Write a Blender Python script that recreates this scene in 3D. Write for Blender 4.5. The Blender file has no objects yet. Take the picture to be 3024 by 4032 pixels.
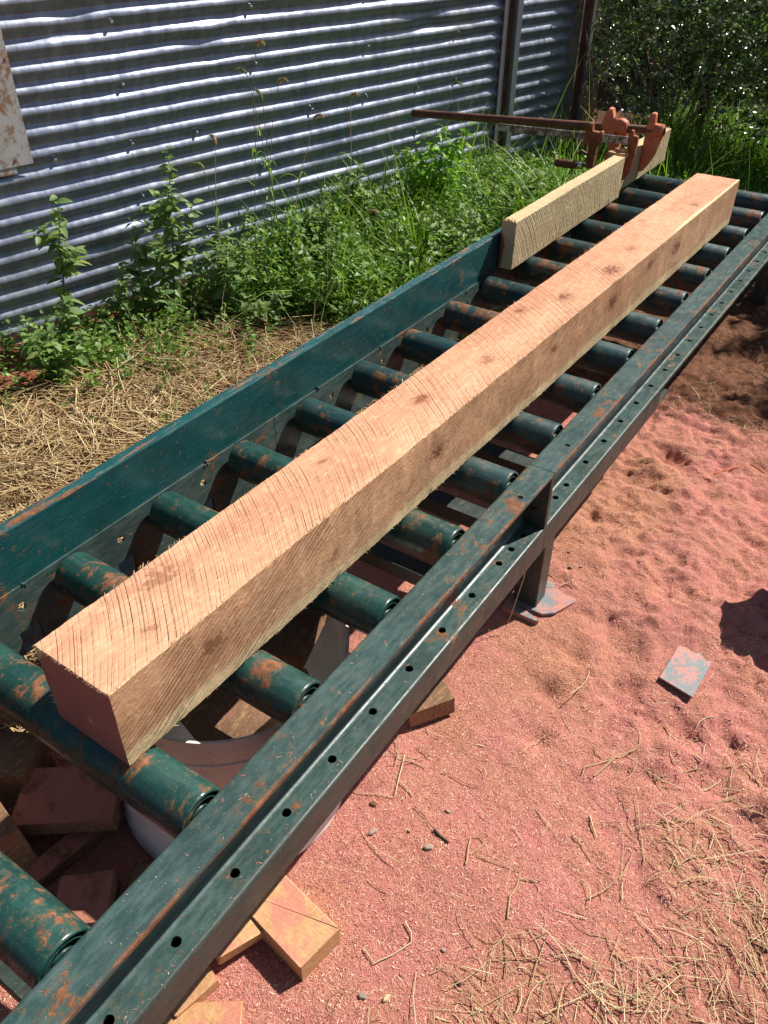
import bpy, math, random
import numpy as np
from mathutils import Vector, Matrix, Euler

random.seed(7)
RNG = np.random.default_rng(11)
PI = math.pi
sc = bpy.context.scene
COL = sc.collection

# ------------------------------------------------------------------ camera
cam_d = bpy.data.cameras.new('camera')
cam = bpy.data.objects.new('camera', cam_d)
COL.objects.link(cam)
sc.camera = cam
_pitch, _roll, _yaw = 0.6584843513, 0.0074734374, 0.5886152666
fw = Vector((-math.sin(_yaw)*math.cos(_pitch), math.cos(_yaw)*math.cos(_pitch), -math.sin(_pitch)))
rt = Vector((math.cos(_yaw), math.sin(_yaw), 0))
up = rt.cross(fw)
r2 = math.cos(_roll)*rt + math.sin(_roll)*up
u2 = -math.sin(_roll)*rt + math.cos(_roll)*up
cam.matrix_world = Matrix(((r2.x, u2.x, -fw.x, 0.23905), (r2.y, u2.y, -fw.y, -1.42196),
                           (r2.z, u2.z, -fw.z, 1.51728), (0, 0, 0, 1)))
cam_d.sensor_fit = 'VERTICAL'
cam_d.sensor_height = 24.0
cam_d.lens = 24.0*3220.344/4032.0
cam_d.clip_start = 0.02
cam_d.clip_end = 500

# ------------------------------------------------------------------ light
SUN_AZ, SUN_EL = math.radians(66), math.radians(48)
w = bpy.data.worlds.new('World'); sc.world = w; w.use_nodes = True
wn = w.node_tree; wn.nodes.clear()
sky = wn.nodes.new('ShaderNodeTexSky'); sky.sky_type = 'NISHITA'; sky.sun_disc = False
sky.sun_elevation = SUN_EL; sky.sun_rotation = PI/2 - SUN_AZ
bg = wn.nodes.new('ShaderNodeBackground'); bg.inputs[1].default_value = 0.050
wo = wn.nodes.new('ShaderNodeOutputWorld')
wn.links.new(sky.outputs[0], bg.inputs[0]); wn.links.new(bg.outputs[0], wo.inputs[0])
sd = bpy.data.lights.new('sun', 'SUN'); sd.energy = 5.0; sd.angle = math.radians(0.5); sd.color = (1, 0.95, 0.87)
sun = bpy.data.objects.new('sun', sd); COL.objects.link(sun)
sdir = Vector((math.cos(SUN_AZ)*math.cos(SUN_EL), math.sin(SUN_AZ)*math.cos(SUN_EL), math.sin(SUN_EL)))
sun.rotation_euler = sdir.to_track_quat('Z', 'Y').to_euler()
sun.location = (2, 4, 6)
sc.view_settings.view_transform = 'Standard'
sc.view_settings.look = 'None'
sc.view_settings.gamma = 1.0
sc.view_settings.exposure = 0.55
sc.view_settings.use_curve_mapping = False

# ------------------------------------------------------------------ numpy noise
def _hash(ix, iy, seed):
    h = (ix.astype(np.int64)*374761393 + iy.astype(np.int64)*668265263 + seed*1442695041) & 0xffffffff
    h = ((h ^ (h >> 13))*1274126177) & 0xffffffff
    h = (h ^ (h >> 16)) & 0xffff
    return h/65535.0
def vnoise(x, y, seed=0):
    x = np.asarray(x, float); y = np.asarray(y, float)
    ix = np.floor(x); iy = np.floor(y); fx = x-ix; fy = y-iy
    fx = fx*fx*(3-2*fx); fy = fy*fy*(3-2*fy)
    a = _hash(ix, iy, seed); b = _hash(ix+1, iy, seed); c = _hash(ix, iy+1, seed); d = _hash(ix+1, iy+1, seed)
    return (a*(1-fx)+b*fx)*(1-fy)+(c*(1-fx)+d*fx)*fy - 0.5
def fbm(x, y, oct=4, seed=0):
    s = 0; a = 1
    for o in range(oct):
        s = s + a*vnoise(x*2**o, y*2**o, seed+o*17); a *= 0.5
    return s

# ------------------------------------------------------------------ wall frame (corrugated fence)
WYAW = 1.3772
WD = np.array([math.cos(WYAW), math.sin(WYAW)])        # along the fence
WN = np.array([math.sin(WYAW), -math.cos(WYAW)])       # towards the yard
WK = -2.7347
def wp(s, off, z):
    p = WD*s + WN*(WK+off)
    return (p[0], p[1], z)
def wall_off(x, y): return x*WN[0]+y*WN[1]-WK
def wall_s(x, y): return x*WD[0]+y*WD[1]

# ------------------------------------------------------------------ ground height
PITS = [(-.224, .9945, .05, .030), (-.305, .836, .055, .030), (-.062, 1.02, .04, .018), (-.29, .53, .06, .016),
        (-.20, .55, .05, .014), (-.27, .66, .05, .014), (-.18, .42, .05, .014), (-.03, .09, .055, .026), (-.09, .13, .045, .022),
        (.0, -.03, .05, .024), (.16, -.06, .04, .022), (-.15, -.14, .03, .02), (-.13, .0, .03, .02), (-.1, -.28, .025, .018),
        (.17, -.24, .03, .016), (.1, -.1, .04, .012), (.05, .95, .04, .014), (.16, .62, .05, .015), (.06, .7, .05, .012),
        (-.02, .34, .05, .012), (.09, .5, .04, .012)]
MOUNDS = [(-.1, .6, .3, .02), (-.12, -.05, .09, .012), (.05, .3, .2, .015), (-.05, 1.15, .12, .015)]
def gz(x, y):
    x = np.asarray(x, float); y = np.asarray(y, float)
    near = np.exp(-np.clip((np.hypot(x-0.0, y-0.3)-1.6), 0, None)**2/2)
    h = 0.016*fbm(x*3.1, y*3.1, 3, 3)
    rough = np.clip((x+0.05)*1.4 + (y+.35)*1.1 + .25, 0, 1)       # disturbed sawdust grows to the upper right
    rough = np.where(x < -0.5, .35, rough)
    wx = x + .03*fbm(x*9, y*9, 2, 40); wy = y + .03*fbm(x*9, y*9, 2, 41)
    h = h + rough*(0.034*fbm(wx*8, wy*11, 3, 9) + 0.016*fbm(wx*34, wy*40, 4, 21) + .005*vnoise(x*85, y*80, 77)) + .003*fbm(x*30, y*30, 2, 5)
    for px, py, r, d in PITS:
        h = h - d*np.exp(-(((x-px)/r)**2+((y-py)/r)**2))
    for px, py, r, d in MOUNDS:
        h = h + d*np.exp(-(((x-px)/r)**2+((y-py)/r)**2))
    far = np.clip((y-1.3)/1.0, 0, 1)
    h = h + far*0.035*fbm(x*5, y*5, 4, 31)
    keep = np.exp(-(((x+.3)/.12)**2+((y-.1)/.14)**2)) + np.exp(-(((x+.27)/.14)**2+((y+.95)/.16)**2)) + np.exp(-(((x+.62)/.35)**2+((y+.85)/.4)**4))
    keep = keep + np.exp(-(((x-.10)/.08)**4+((y-.10)/.10)**4))
    h = h*(1-np.clip(keep, 0, 1)*.88)
    return h*near
def gz1(x, y): return float(gz(x, y))

# ------------------------------------------------------------------ mesh helpers
def setp(o, label=None, cat=None, group=None, kind=None):
    if label: o['label'] = label
    if cat: o['category'] = cat
    if group: o['group'] = group
    if kind: o['kind'] = kind
    return o
def thing(name, label, cat, loc=(0, 0, 0), rz=0, group=None):
    o = bpy.data.objects.new(name, None); COL.objects.link(o); o.empty_display_size = .05
    o.location = loc; o.rotation_euler = (0, 0, rz)
    return setp(o, label, cat, group)
def link(name, me, parent=None):
    o = bpy.data.objects.new(name, me); COL.objects.link(o)
    if parent is not None: o.parent = parent
    return o
def auto_smooth(me, ang=35):
    try:
        me.set_sharp_from_angle(angle=math.radians(ang))
    except Exception:
        pass
class MB:
    def __init__(s): s.v = []; s.f = []; s.m = []
    def add(s, vs, fs, m=0):
        b = len(s.v); s.v += [tuple(v) for v in vs]; s.f += [tuple(i+b for i in f) for f in fs]; s.m += [m]*len(fs)
    def box(s, a, b, m=0, M=None, bev=0.0):
        x0, y0, z0 = a; x1, y1, z1 = b
        if bev > 0:
            # chamfered box: cross profile loops
            vs = []; e = bev
            def ring(x0, y0, x1, y1, z, c):
                return [(x0+c, y0, z), (x1-c, y0, z), (x1, y0+c, z), (x1, y1-c, z), (x1-c, y1, z), (x0+c, y1, z), (x0, y1-c, z), (x0, y0+c, z)]
            vs += ring(x0+e, y0+e, x1-e, y1-e, z0, e*.3)
            vs += ring(x0, y0, x1, y1, z0+e, e)
            vs += ring(x0, y0, x1, y1, z1-e, e)
            vs += ring(x0+e, y0+e, x1-e, y1-e, z1, e*.3)
            fs = [tuple(range(7, -1, -1)), tuple(range(24, 32))]
            for k in range(3):
                for i in range(8):
                    j = (i+1) % 8
                    fs.append((k*8+i, k*8+j, (k+1)*8+j, (k+1)*8+i))
        else:
            vs = [(x0, y0, z0), (x1, y0, z0), (x1, y1, z0), (x0, y1, z0), (x0, y0, z1), (x1, y0, z1), (x1, y1, z1), (x0, y1, z1)]
            fs = [(0, 3, 2, 1), (4, 5, 6, 7), (0, 1, 5, 4), (1, 2, 6, 5), (2, 3, 7, 6), (3, 0, 4, 7)]
        if M is not None: vs = [tuple(M @ Vector(v)) for v in vs]
        s.add(vs, fs, m)
    def prism(s, pts, lo, hi, axis='y', m=0, M=None):
        n = len(pts)
        def P(p, t):
            if axis == 'y': return (p[0], t, p[1])
            if axis == 'x': return (t, p[0], p[1])
            return (p[0], p[1], t)
        vs = [P(p, lo) for p in pts]+[P(p, hi) for p in pts]
        fs = [tuple(range(n)), tuple(range(2*n-1, n-1, -1))]
        for i in range(n):
            j = (i+1) % n; fs.append((i, i+n, j+n, j))
        if M is not None: vs = [tuple(M @ Vector(v)) for v in vs]
        s.add(vs, fs, m)
    def tube(s, pts, rad, n=8, m=0, cap=True):
        pts = [Vector(p) for p in pts]
        if not hasattr(rad, '__len__'): rad = [rad]*len(pts)
        vs = []; fs = []
        prev = None
        for i, p in enumerate(pts):
            d = (pts[min(i+1, len(pts)-1)]-pts[max(i-1, 0)]).normalized()
            if prev is None:
                a = d.cross(Vector((0, 0, 1)))
                if a.length < 1e-3: a = d.cross(Vector((1, 0, 0)))
                a.normalize()
            else:
                a = (prev - d*prev.dot(d))
                a = a.normalized() if a.length > 1e-6 else d.orthogonal().normalized()
            prev = a; b = d.cross(a)
            for k in range(n):
                t = 2*PI*k/n
                vs.append(p+(a*math.cos(t)+b*math.sin(t))*rad[i])
        for i in range(len(pts)-1):
            for k in range(n):
                l = (k+1) % n
                fs.append((i*n+k, i*n+l, (i+1)*n+l, (i+1)*n+k))
        if cap:
            fs.append(tuple(range(n-1, -1, -1))); fs.append(tuple(range((len(pts)-1)*n, len(pts)*n)))
        s.add(vs, fs, m)
    def lathe(s, prof, n=32, axis='x', m=0, M=None, c=(0, 0, 0)):
        vs = []; fs = []
        for (t, r) in prof:
            for k in range(n):
                a = 2*PI*k/n
                if axis == 'x': v = (t, r*math.cos(a), r*math.sin(a))
                elif axis == 'y': v = (r*math.cos(a), t, r*math.sin(a))
                else: v = (r*math.cos(a), r*math.sin(a), t)
                vs.append((v[0]+c[0], v[1]+c[1], v[2]+c[2]))
        for i in range(len(prof)-1):
            for k in range(n):
                l = (k+1) % n
                fs.append((i*n+k, (i+1)*n+k, (i+1)*n+l, i*n+l))
        if M is not None: vs = [tuple(M @ Vector(v)) for v in vs]
        s.add(vs, fs, m)
    def strip(s, u0, u1, v0, v1, holes, th, F, m=0, seg=20, dv=1.0):
        """plate in (u,v) with round holes [(uc, vc, r)], all at similar u; F maps (u,v,w)->xyz; thickness th along w"""
        hs = sorted(holes, key=lambda h: h[1])
        cells = []; cur = v0
        for uc, vc, r in hs:
            a = max(vc-r*2.2, cur); b = min(vc+r*2.2, v1)
            if a > cur+1e-6: cells.append((cur, a, None))
            cells.append((a, b, (uc, vc, r))); cur = b
        if cur < v1-1e-6: cells.append((cur, v1, None))
        for a, b, h in cells:
            if h is None:
                vs = [F(*p) for p in [(u0, a, 0), (u1, a, 0), (u1, b, 0), (u0, b, 0), (u0, a, th), (u1, a, th), (u1, b, th), (u0, b, th)]]
                s.add(vs, [(0, 1, 2, 3), (7, 6, 5, 4), (0, 3, 7, 4), (1, 5, 6, 2)], m)
            else:
                uc, vc, r = h; outer = []; inner = []
                for k in range(seg):
                    t = 2*PI*(k+.5)/seg; c, q = math.cos(t), math.sin(t)
                    inner.append((uc+c*r, vc+q*r))
                    tt = 1e9
                    if c > 1e-9: tt = min(tt, (u1-uc)/c)
                    if c < -1e-9: tt = min(tt, (u0-uc)/c)
                    if q > 1e-9: tt = min(tt, (b-vc)/q)
                    if q < -1e-9: tt = min(tt, (a-vc)/q)
                    outer.append((uc+c*tt, vc+q*tt))
                # insert corners
                vs = []; 
                for w_ in (0, th):
                    vs += [F(p[0], p[1], w_) for p in outer]+[F(p[0], p[1], w_) for p in inner]
                fs = []
                n = seg
                corners = {}
                for k in range(n):
                    j = (k+1) % n
                    p, q_ = outer[k], outer[j]
                    same = abs(p[0]-q_[0]) < 1e-7 or abs(p[1]-q_[1]) < 1e-7
                    if same:
                        fs.append((k, j, n+j, n+k)); fs.append((2*n+k, 3*n+k, 3*n+j, 2*n+j))
                        if abs(p[0]-q_[0]) < 1e-7: fs.append((k, 2*n+k, 2*n+j, j))
                    else:
                        cu = p[0] if abs(p[0]-u0) < 1e-7 or abs(p[0]-u1) < 1e-7 else q_[0]
                        cv = p[1] if abs(p[1]-a) < 1e-7 or abs(p[1]-b) < 1e-7 else q_[1]
                        ci = len(vs); vs += [F(cu, cv, 0), F(cu, cv, th)]
                        fs.append((k, ci, j, n+j, n+k)); fs.append((2*n+k, 3*n+k, 3*n+j, 2*n+j, ci+1))
                        if abs(p[0]-cu) < 1e-7: fs.append((k, 2*n+k, ci+1, ci))
                        if abs(q_[0]-cu) < 1e-7: fs.append((ci, ci+1, 2*n+j, j))
                    fs.append((n+k, n+j, 3*n+j, 3*n+k))
                s.add(vs, fs, m)
    def build(s, name, mats, parent=None, smooth=True, ang=35, recalc=True):
        me = bpy.data.meshes.new(name); me.from_pydata(s.v, [], s.f)
        if not isinstance(mats, (list, tuple)): mats = [mats]
        for m in mats: me.materials.append(m)
        if len(mats) > 1: me.polygons.foreach_set('material_index', s.m)
        if recalc:
            import bmesh
            bm = bmesh.new(); bm.from_mesh(me); bmesh.ops.recalc_face_normals(bm, faces=bm.faces); bm.to_mesh(me); bm.free()
        if smooth:
            me.polygons.foreach_set('use_smooth', [True]*len(me.polygons)); auto_smooth(me, ang)
        me.update()
        return link(name, me, parent)

def big_mesh(name, V, F, mats, mi=None, parent=None, smooth=False):
    """V (n,3) array, F (m,k) array of quads or triangles"""
    V = np.ascontiguousarray(V, np.float32); F = np.ascontiguousarray(F, np.int32)
    me = bpy.data.meshes.new(name)
    me.vertices.add(len(V)); me.vertices.foreach_set('co', V.ravel())
    k = F.shape[1]
    me.loops.add(F.size); me.loops.foreach_set('vertex_index', F.ravel())
    me.polygons.add(len(F)); me.polygons.foreach_set('loop_start', np.arange(0, F.size, k, dtype=np.int32))
    me.polygons.foreach_set('loop_total', np.full(len(F), k, np.int32))
    if not isinstance(mats, (list, tuple)): mats = [mats]
    for m in mats: me.materials.append(m)
    if mi is not None: me.polygons.foreach_set('material_index', np.ascontiguousarray(mi, np.int32))
    if smooth: me.polygons.foreach_set('use_smooth', np.ones(len(F), bool))
    me.update(calc_edges=True); me.validate()
    return link(name, me, parent)

# ------------------------------------------------------------------ material DSL
class NT:
    def __init__(s, name):
        s.mat = bpy.data.materials.new(name); s.mat.use_nodes = True
        s.t = s.mat.node_tree; s.t.nodes.clear()
        s.out = s.t.nodes.new('ShaderNodeOutputMaterial')
    def node(s, typ, ins=None, **kw):
        n = s.t.nodes.new(typ)
        for k, v in kw.items(): setattr(n, k, v)
        if ins:
            for k, v in ins.items(): s.set(n.inputs[k], v)
        return n
    def set(s, inp, v):
        if isinstance(v, bpy.types.NodeSocket): s.t.links.new(v, inp)
        elif isinstance(v, (tuple, list)) and len(v) == 3 and inp.type == 'RGBA': inp.default_value = (*v, 1)
        else: inp.default_value = v
    def math(s, op, a, b=0.0, c=None, clamp=False):
        n = s.node('ShaderNodeMath', operation=op, use_clamp=clamp); s.set(n.inputs[0], a); s.set(n.inputs[1], b)
        if c is not None: s.set(n.inputs[2], c)
        return n.outputs[0]
    def vmul(s, v, k):
        n = s.node('ShaderNodeVectorMath', operation='MULTIPLY'); s.set(n.inputs[0], v); n.inputs[1].default_value = k; return n.outputs[0]
    def vadd(s, v, k):
        n = s.node('ShaderNodeVectorMath', operation='ADD'); s.set(n.inputs[0], v); s.set(n.inputs[1], k); return n.outputs[0]
    def pos(s): return s.node('ShaderNodeNewGeometry').outputs['Position']
    def obj(s): return s.node('ShaderNodeTexCoord').outputs['Object']
    def xyz(s, v):
        n = s.node('ShaderNodeSeparateXYZ'); s.set(n.inputs[0], v); return n.outputs
    def comb(s, x, y, z):
        n = s.node('ShaderNodeCombineXYZ'); s.set(n.inputs[0], x); s.set(n.inputs[1], y); s.set(n.inputs[2], z); return n.outputs[0]
    def noise(s, v, scale=5, detail=4, rough=.55, dist=0, col=False):
        n = s.node('ShaderNodeTexNoise'); s.set(n.inputs['Vector'], v); n.inputs['Scale'].default_value = scale
        n.inputs['Detail'].default_value = detail; n.inputs['Roughness'].default_value = rough; n.inputs['Distortion'].default_value = dist
        return n.outputs['Color' if col else 'Fac']
    def vor(s, v, scale=5, feat='F1', out='Distance', dim='3D', rnd=1.0):
        n = s.node('ShaderNodeTexVoronoi', feature=feat, voronoi_dimensions=dim)
        if dim == '1D': s.set(n.inputs['W'], v)
        else: s.set(n.inputs['Vector'], v)
        n.inputs['Scale'].default_value = scale; n.inputs['Randomness'].default_value = rnd
        return n.outputs[out]
    def ramp(s, f, lo, hi, a=0.0, b=1.0, smooth=True):
        n = s.node('ShaderNodeMapRange', interpolation_type='SMOOTHSTEP' if smooth else 'LINEAR'); n.clamp = True if hasattr(n, 'clamp') else None
        s.set(n.inputs['Value'], f); s.set(n.inputs['From Min'], lo); s.set(n.inputs['From Max'], hi)
        s.set(n.inputs['To Min'], a); s.set(n.inputs['To Max'], b); return n.outputs[0]
    def cramp(s, f, stops):
        n = s.node('ShaderNodeValToRGB'); s.set(n.inputs[0], f); e = n.color_ramp.elements
        while len(e) < len(stops): e.new(.5)
        for i, (p, c) in enumerate(stops): e[i].position = p; e[i].color = (*c, 1)
        return n.outputs[0]
    def mix(s, f, a, b, mode='MIX'):
        n = s.node('ShaderNodeMix', data_type='RGBA', blend_type=mode); s.set(n.inputs[0], f); s.set(n.inputs[6], a); s.set(n.inputs[7], b); return n.outputs[2]
    def bump(s, h, dist=.002, strength=1.0, normal=None):
        n = s.node('ShaderNodeBump'); s.set(n.inputs['Height'], h); n.inputs['Distance'].default_value = dist; s.set(n.inputs['Strength'], strength)
        if normal is not None: s.set(n.inputs['Normal'], normal)
        return n.outputs[0]
    def bsdf(s, color, rough=.6, metal=0.0, normal=None, spec=.5, **kw):
        n = s.node('ShaderNodeBsdfPrincipled'); s.set(n.inputs['Base Color'], color); s.set(n.inputs['Roughness'], rough)
        s.set(n.inputs['Metallic'], metal); s.set(n.inputs['Specular IOR Level'], spec)
        if normal is not None: s.set(n.inputs['Normal'], normal)
        for k, v in kw.items(): s.set(n.inputs[k.replace('_', ' ')], v)
        return n.outputs[0]
    def done(s, sh): s.t.links.new(sh, s.out.inputs[0]); return s.mat
    def island(s): return s.node('ShaderNodeNewGeometry').outputs['Random Per Island']

RUST = [(0.25, (.055, .020, .012)), (.45, (.16, .058, .022)), (.62, (.25, .110, .048)), (.8, (.36, .20, .09))]
def green_paint(name, base=(.012, .062, .058), light=(.024, .100, .088), rust=.5, rough=.36, streak=(10, 1, 10), sat=1.0, dust=.35, worldspace=True, edge=False, edgeg=False):
    n = NT(name); p = n.pos() if worldspace else n.obj()
    st = n.noise(n.vmul(p, streak), 16, 6, .65)
    big = n.noise(p, 7, 5, .6)
    col = n.mix(n.ramp(st, .35, .7), base, light)
    col = n.mix(n.ramp(big, .4, .75, 0, .6), col, tuple(c*.55 for c in base))
    r1 = n.noise(n.vmul(p, (1, .6, 1)), 27, 9, .70, .25)
    r2 = n.noise(p, 5.0, 3, .5)
    lev = n.math('ADD', n.math('MULTIPLY', r1, .72), n.math('MULTIPLY', r2, .28))
    thr = .625-.10*rust
    mask = n.ramp(lev, thr, thr+.022)
    sp = n.ramp(n.noise(p, 80, 5, .6), .665-.03*rust, .69-.03*rust)
    mask = n.math('MAXIMUM', mask, n.math('MULTIPLY', sp, .85))
    if edge:
        X_, Y_, Z_ = n.xyz(p); em = n.math('MULTIPLY', n.ramp(X_, -.2900, -.2820), n.ramp(Z_, .445, .450)); em = n.math('MULTIPLY', em, n.ramp(n.noise(n.vmul(p, (60, 9, 60)), 1, 6, .7), .46, .54)); mask = n.math('MAXIMUM', mask, em)
    if edgeg:
        X_, Y_, Z_ = n.xyz(p); em = n.math('MULTIPLY', n.ramp(Z_, .569, .575), n.ramp(n.noise(n.vmul(p, (60, 7, 60)), 1, 6, .7), .56, .62)); mask = n.math('MAXIMUM', mask, em)
        gp = n.ramp(n.noise(n.vmul(p, (1, .8, 1)), 6.5, 6, .75), .66, .70, 0, .55); col = n.mix(gp, col, (.22, .20, .17))
    halo = n.ramp(lev, thr-.05, thr+.01, 0, .45)
    rcol = n.cramp(n.noise(p, 55, 6, .7), RUST)
    col = n.mix(halo, col, (.10, .10, .06))
    col = n.mix(mask, col, rcol)
    du = n.ramp(n.noise(p, 420, 2, .5), .66, .74)
    col = n.mix(n.math('MULTIPLY', du, dust), col, (.50, .38, .30))
    sc_ = n.ramp(n.noise(n.vmul(p, (60, 6, 60)), 14, 3, .5), .66, .72, 0, .22)
    col = n.mix(sc_, col, (.16, .22, .2))
    ro = n.ramp(mask, 0, 1, rough, .85)
    ro = n.math('ADD', ro, n.ramp(n.noise(p, 30, 5, .6), .3, .8, -.08, .16))
    h = n.math('ADD', n.math('MULTIPLY', mask, .8), n.math('MULTIPLY', n.noise(p, 150, 4, .6), .35))
    return n.done(n.bsdf(col, ro, 0, n.bump(h, .0009, .7), .5))

M = {}
M['rail'] = green_paint('rail_paint', base=(.028, .064, .060), light=(.074, .118, .110), edge=True, rust=.50, streak=(6, 1.4, 6))
M['rail_dark'] = green_paint('base_rail_paint', base=(.030, .040, .034), light=(.040, .060, .052), rust=.15, rough=.42)
M['guard'] = green_paint('guard_paint', base=(.005, .053, .056), light=(.014, .108, .114), rust=.12, rough=.36, streak=(30, .9, 45), dust=.25, edgeg=True)
M['roller'] = green_paint('roller_paint', base=(.010, .050, .043), light=(.024, .086, .072), rust=.68, rough=.34, streak=(1.2, 4, 4))
M['roller_old'] = green_paint('worn_roller_paint', base=(.014, .048, .052), light=(.028, .075, .078), rust=.80, rough=.40, streak=(.8, 5, 5))
M['leg'] = green_paint('leg_paint', base=(.03, .042, .038), light=(.05, .07, .06), rust=.25, rough=.42)

def simple(name, col, rough=.6, metal=0, nscale=60, var=.25, bump=.4, dist=.001, spec=.5):
    n = NT(name); p = n.pos(); f = n.noise(p, nscale, 5, .6)
    c = n.mix(f, tuple(x*(1-var) for x in col), tuple(min(1, x*(1+var)) for x in col))
    return n.done(n.bsdf(c, rough, metal, n.bump(f, dist, bump), spec))
M['steel'] = simple('bright_steel', (.62, .62, .62), .32, .9)
M['dark_bolt'] = simple('dark_bolt', (.05, .06, .06), .5, .3)

def rusty(name, stops, rough=.7, scale=40, metal=.1):
    n = NT(name); p = n.pos(); c = n.cramp(n.noise(p, scale, 7, .7), stops)
    return n.done(n.bsdf(c, rough, metal, n.bump(n.noise(p, scale*3, 5, .6), .001, .7)))
M['rust_pipe'] = rusty('rusty_pipe', [(0.25, (.05, .02, .012)), (.5, (.14, .05, .025)), (.75, (.22, .10, .06))], .55)
M['bar'] = rusty('patchy_bar', [(0.3, (.07, .045, .035)), (.48, (.16, .11, .09)), (.56, (.42, .42, .43)), (.75, (.55, .55, .56))], .45, 30, .5)
M['orange'] = rusty('orange_casting', [(0.25, (.30, .075, .035)), (.5, (.58, .165, .075)), (.8, (.64, .25, .14))], .6, 25, 0)
M['orange_rust'] = rusty('rusted_orange', [(0.3, (.08, .025, .015)), (.5, (.24, .065, .025)), (.7, (.45, .14, .05))], .7, 45, 0)

def wood(name, cols, face='top', gw=.075, L=3.0, knots=(), sap=None, groove=1.0, dust=None, world=False, fibre=(1, .12, 1), gspace=70, lean=0.0, curve=.35, amp=1.0):
    """sawn timber; local frame: x across, y along the grain, z up. face: top / side / end"""
    n = NT(name); p = n.pos() if world else n.obj(); X, Y, Z = n.xyz(p)
    fine = n.noise(n.vmul(p, (fibre[0]*230, fibre[1]*230, fibre[2]*230)), 1, 6, .65, .2)
    big = n.noise(n.vmul(p, (9, 2.2, 9)), 1, 5, .6, .6)
    if face == 'end':
        cx, cz = cols.get('pith', (.10, .07))
        d = n.node('ShaderNodeVectorMath', operation='DISTANCE')
        n.set(d.inputs[0], n.vadd(n.comb(X, 0.0, Z), n.vmul(n.noise(p, 20, 4, .6, 0, True), (.035, 0, .035)))); d.inputs[1].default_value = (cx, 0, cz)
        ring = n.math('SINE', n.math('MULTIPLY', d.outputs['Value'], 900))
        ring = n.math('ADD', n.math('MULTIPLY', ring, .22), .5)
        f = n.math('ADD', n.math('MULTIPLY', ring, .5), n.math('MULTIPLY', big, .5)); f = n.math('ADD', f, n.math('MULTIPLY', n.math('SUBTRACT', fine, .5), .5))
        col = n.mix(n.ramp(f, .25, .8), cols['dark'], cols['light'])
        if sap:
            sm = n.ramp(d.outputs['Value'], sap[0], sap[0]+.008)
            col = n.mix(sm, col, sap[1])
        pt = n.ramp(d.outputs['Value'], .003, .006, 1, 0)
        col = n.mix(pt, col, (.5, .28, .14))
        crack = n.ramp(n.math('ABSOLUTE', n.math('SUBTRACT', n.math('ADD', n.math('MULTIPLY', X, .9), Z), .115)), .0006, .0022, .8, 0)
        col = n.mix(n.math('MULTIPLY', crack, n.ramp(big, .3, .6)), col, tuple(c*.35 for c in cols['dark']))
        h = n.math('ADD', f, n.math('MULTIPLY', n.noise(p, 300, 3, .6), .3))
        nb = n.bump(h, .0006, .6)
        return n.done(n.bsdf(col, .75, 0, nb, .25))
    col = n.mix(n.ramp(big, .3, .72), cols['light'], cols['mid'])
    col = n.mix(n.ramp(fine, .35, .75, 0, .55), col, cols['dark'])
    col = n.mix(n.ramp(n.noise(n.vmul(p, (110, 40, 110)), 1, 5, .7), .52, .66, 0, .5), col, cols['pale'])
    col = n.mix(n.ramp(n.noise(p, 900, 2, .5), .6, .75, 0, .4), col, cols['pale'])
    # saw marks
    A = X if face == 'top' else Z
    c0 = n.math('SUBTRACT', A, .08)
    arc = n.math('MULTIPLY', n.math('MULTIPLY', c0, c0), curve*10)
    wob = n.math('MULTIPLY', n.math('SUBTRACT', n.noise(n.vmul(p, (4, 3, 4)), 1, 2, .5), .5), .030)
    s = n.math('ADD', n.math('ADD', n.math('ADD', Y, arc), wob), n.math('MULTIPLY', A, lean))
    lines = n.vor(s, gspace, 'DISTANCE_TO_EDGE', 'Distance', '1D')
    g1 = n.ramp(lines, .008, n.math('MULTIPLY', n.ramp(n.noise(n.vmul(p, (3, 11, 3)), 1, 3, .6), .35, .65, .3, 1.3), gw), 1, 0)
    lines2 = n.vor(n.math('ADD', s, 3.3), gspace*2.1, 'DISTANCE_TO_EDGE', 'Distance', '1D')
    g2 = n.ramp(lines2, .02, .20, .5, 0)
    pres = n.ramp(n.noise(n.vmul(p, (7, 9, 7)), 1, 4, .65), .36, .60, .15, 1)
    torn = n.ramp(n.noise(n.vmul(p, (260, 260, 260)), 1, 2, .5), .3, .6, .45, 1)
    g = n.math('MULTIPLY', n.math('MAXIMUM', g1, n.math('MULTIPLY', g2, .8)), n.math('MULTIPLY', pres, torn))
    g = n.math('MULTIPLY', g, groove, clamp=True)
    fz = n.noise(n.vmul(p, (fibre[0]*150, fibre[1]*330, fibre[2]*150)), 1, 5, .7, .5)
    knotm = None; knoise = n.noise(n.vmul(p, (1, .8, 1)), 75, 7, .75)
    for (ka, ky, r, st) in knots:
        dx = n.math('MULTIPLY', n.math('SUBTRACT', A, ka), 1.0/r); dy = n.math('MULTIPLY', n.math('SUBTRACT', Y, ky), 1.0/(r*1.7))
        dd = n.math('ADD', n.math('MULTIPLY', dx, dx), n.math('MULTIPLY', dy, dy))
        dd = n.math('ADD', dd, n.math('MULTIPLY', n.math('SUBTRACT', knoise, .5), 5.5))
        k = n.math('MAXIMUM', n.ramp(dd, .1, 3.4, st*.36, 0), n.ramp(dd, .25, .62, st, 0))
        k = n.math('MAXIMUM', k, n.math('MULTIPLY', n.math('MULTIPLY_ADD', n.math('SINE', n.math('MULTIPLY', dd, 7)), .5, .5), n.ramp(dd, .6, 3.6, st*.34, 0)))
        knotm = k if knotm is None else n.math('MAXIMUM', knotm, k)
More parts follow.
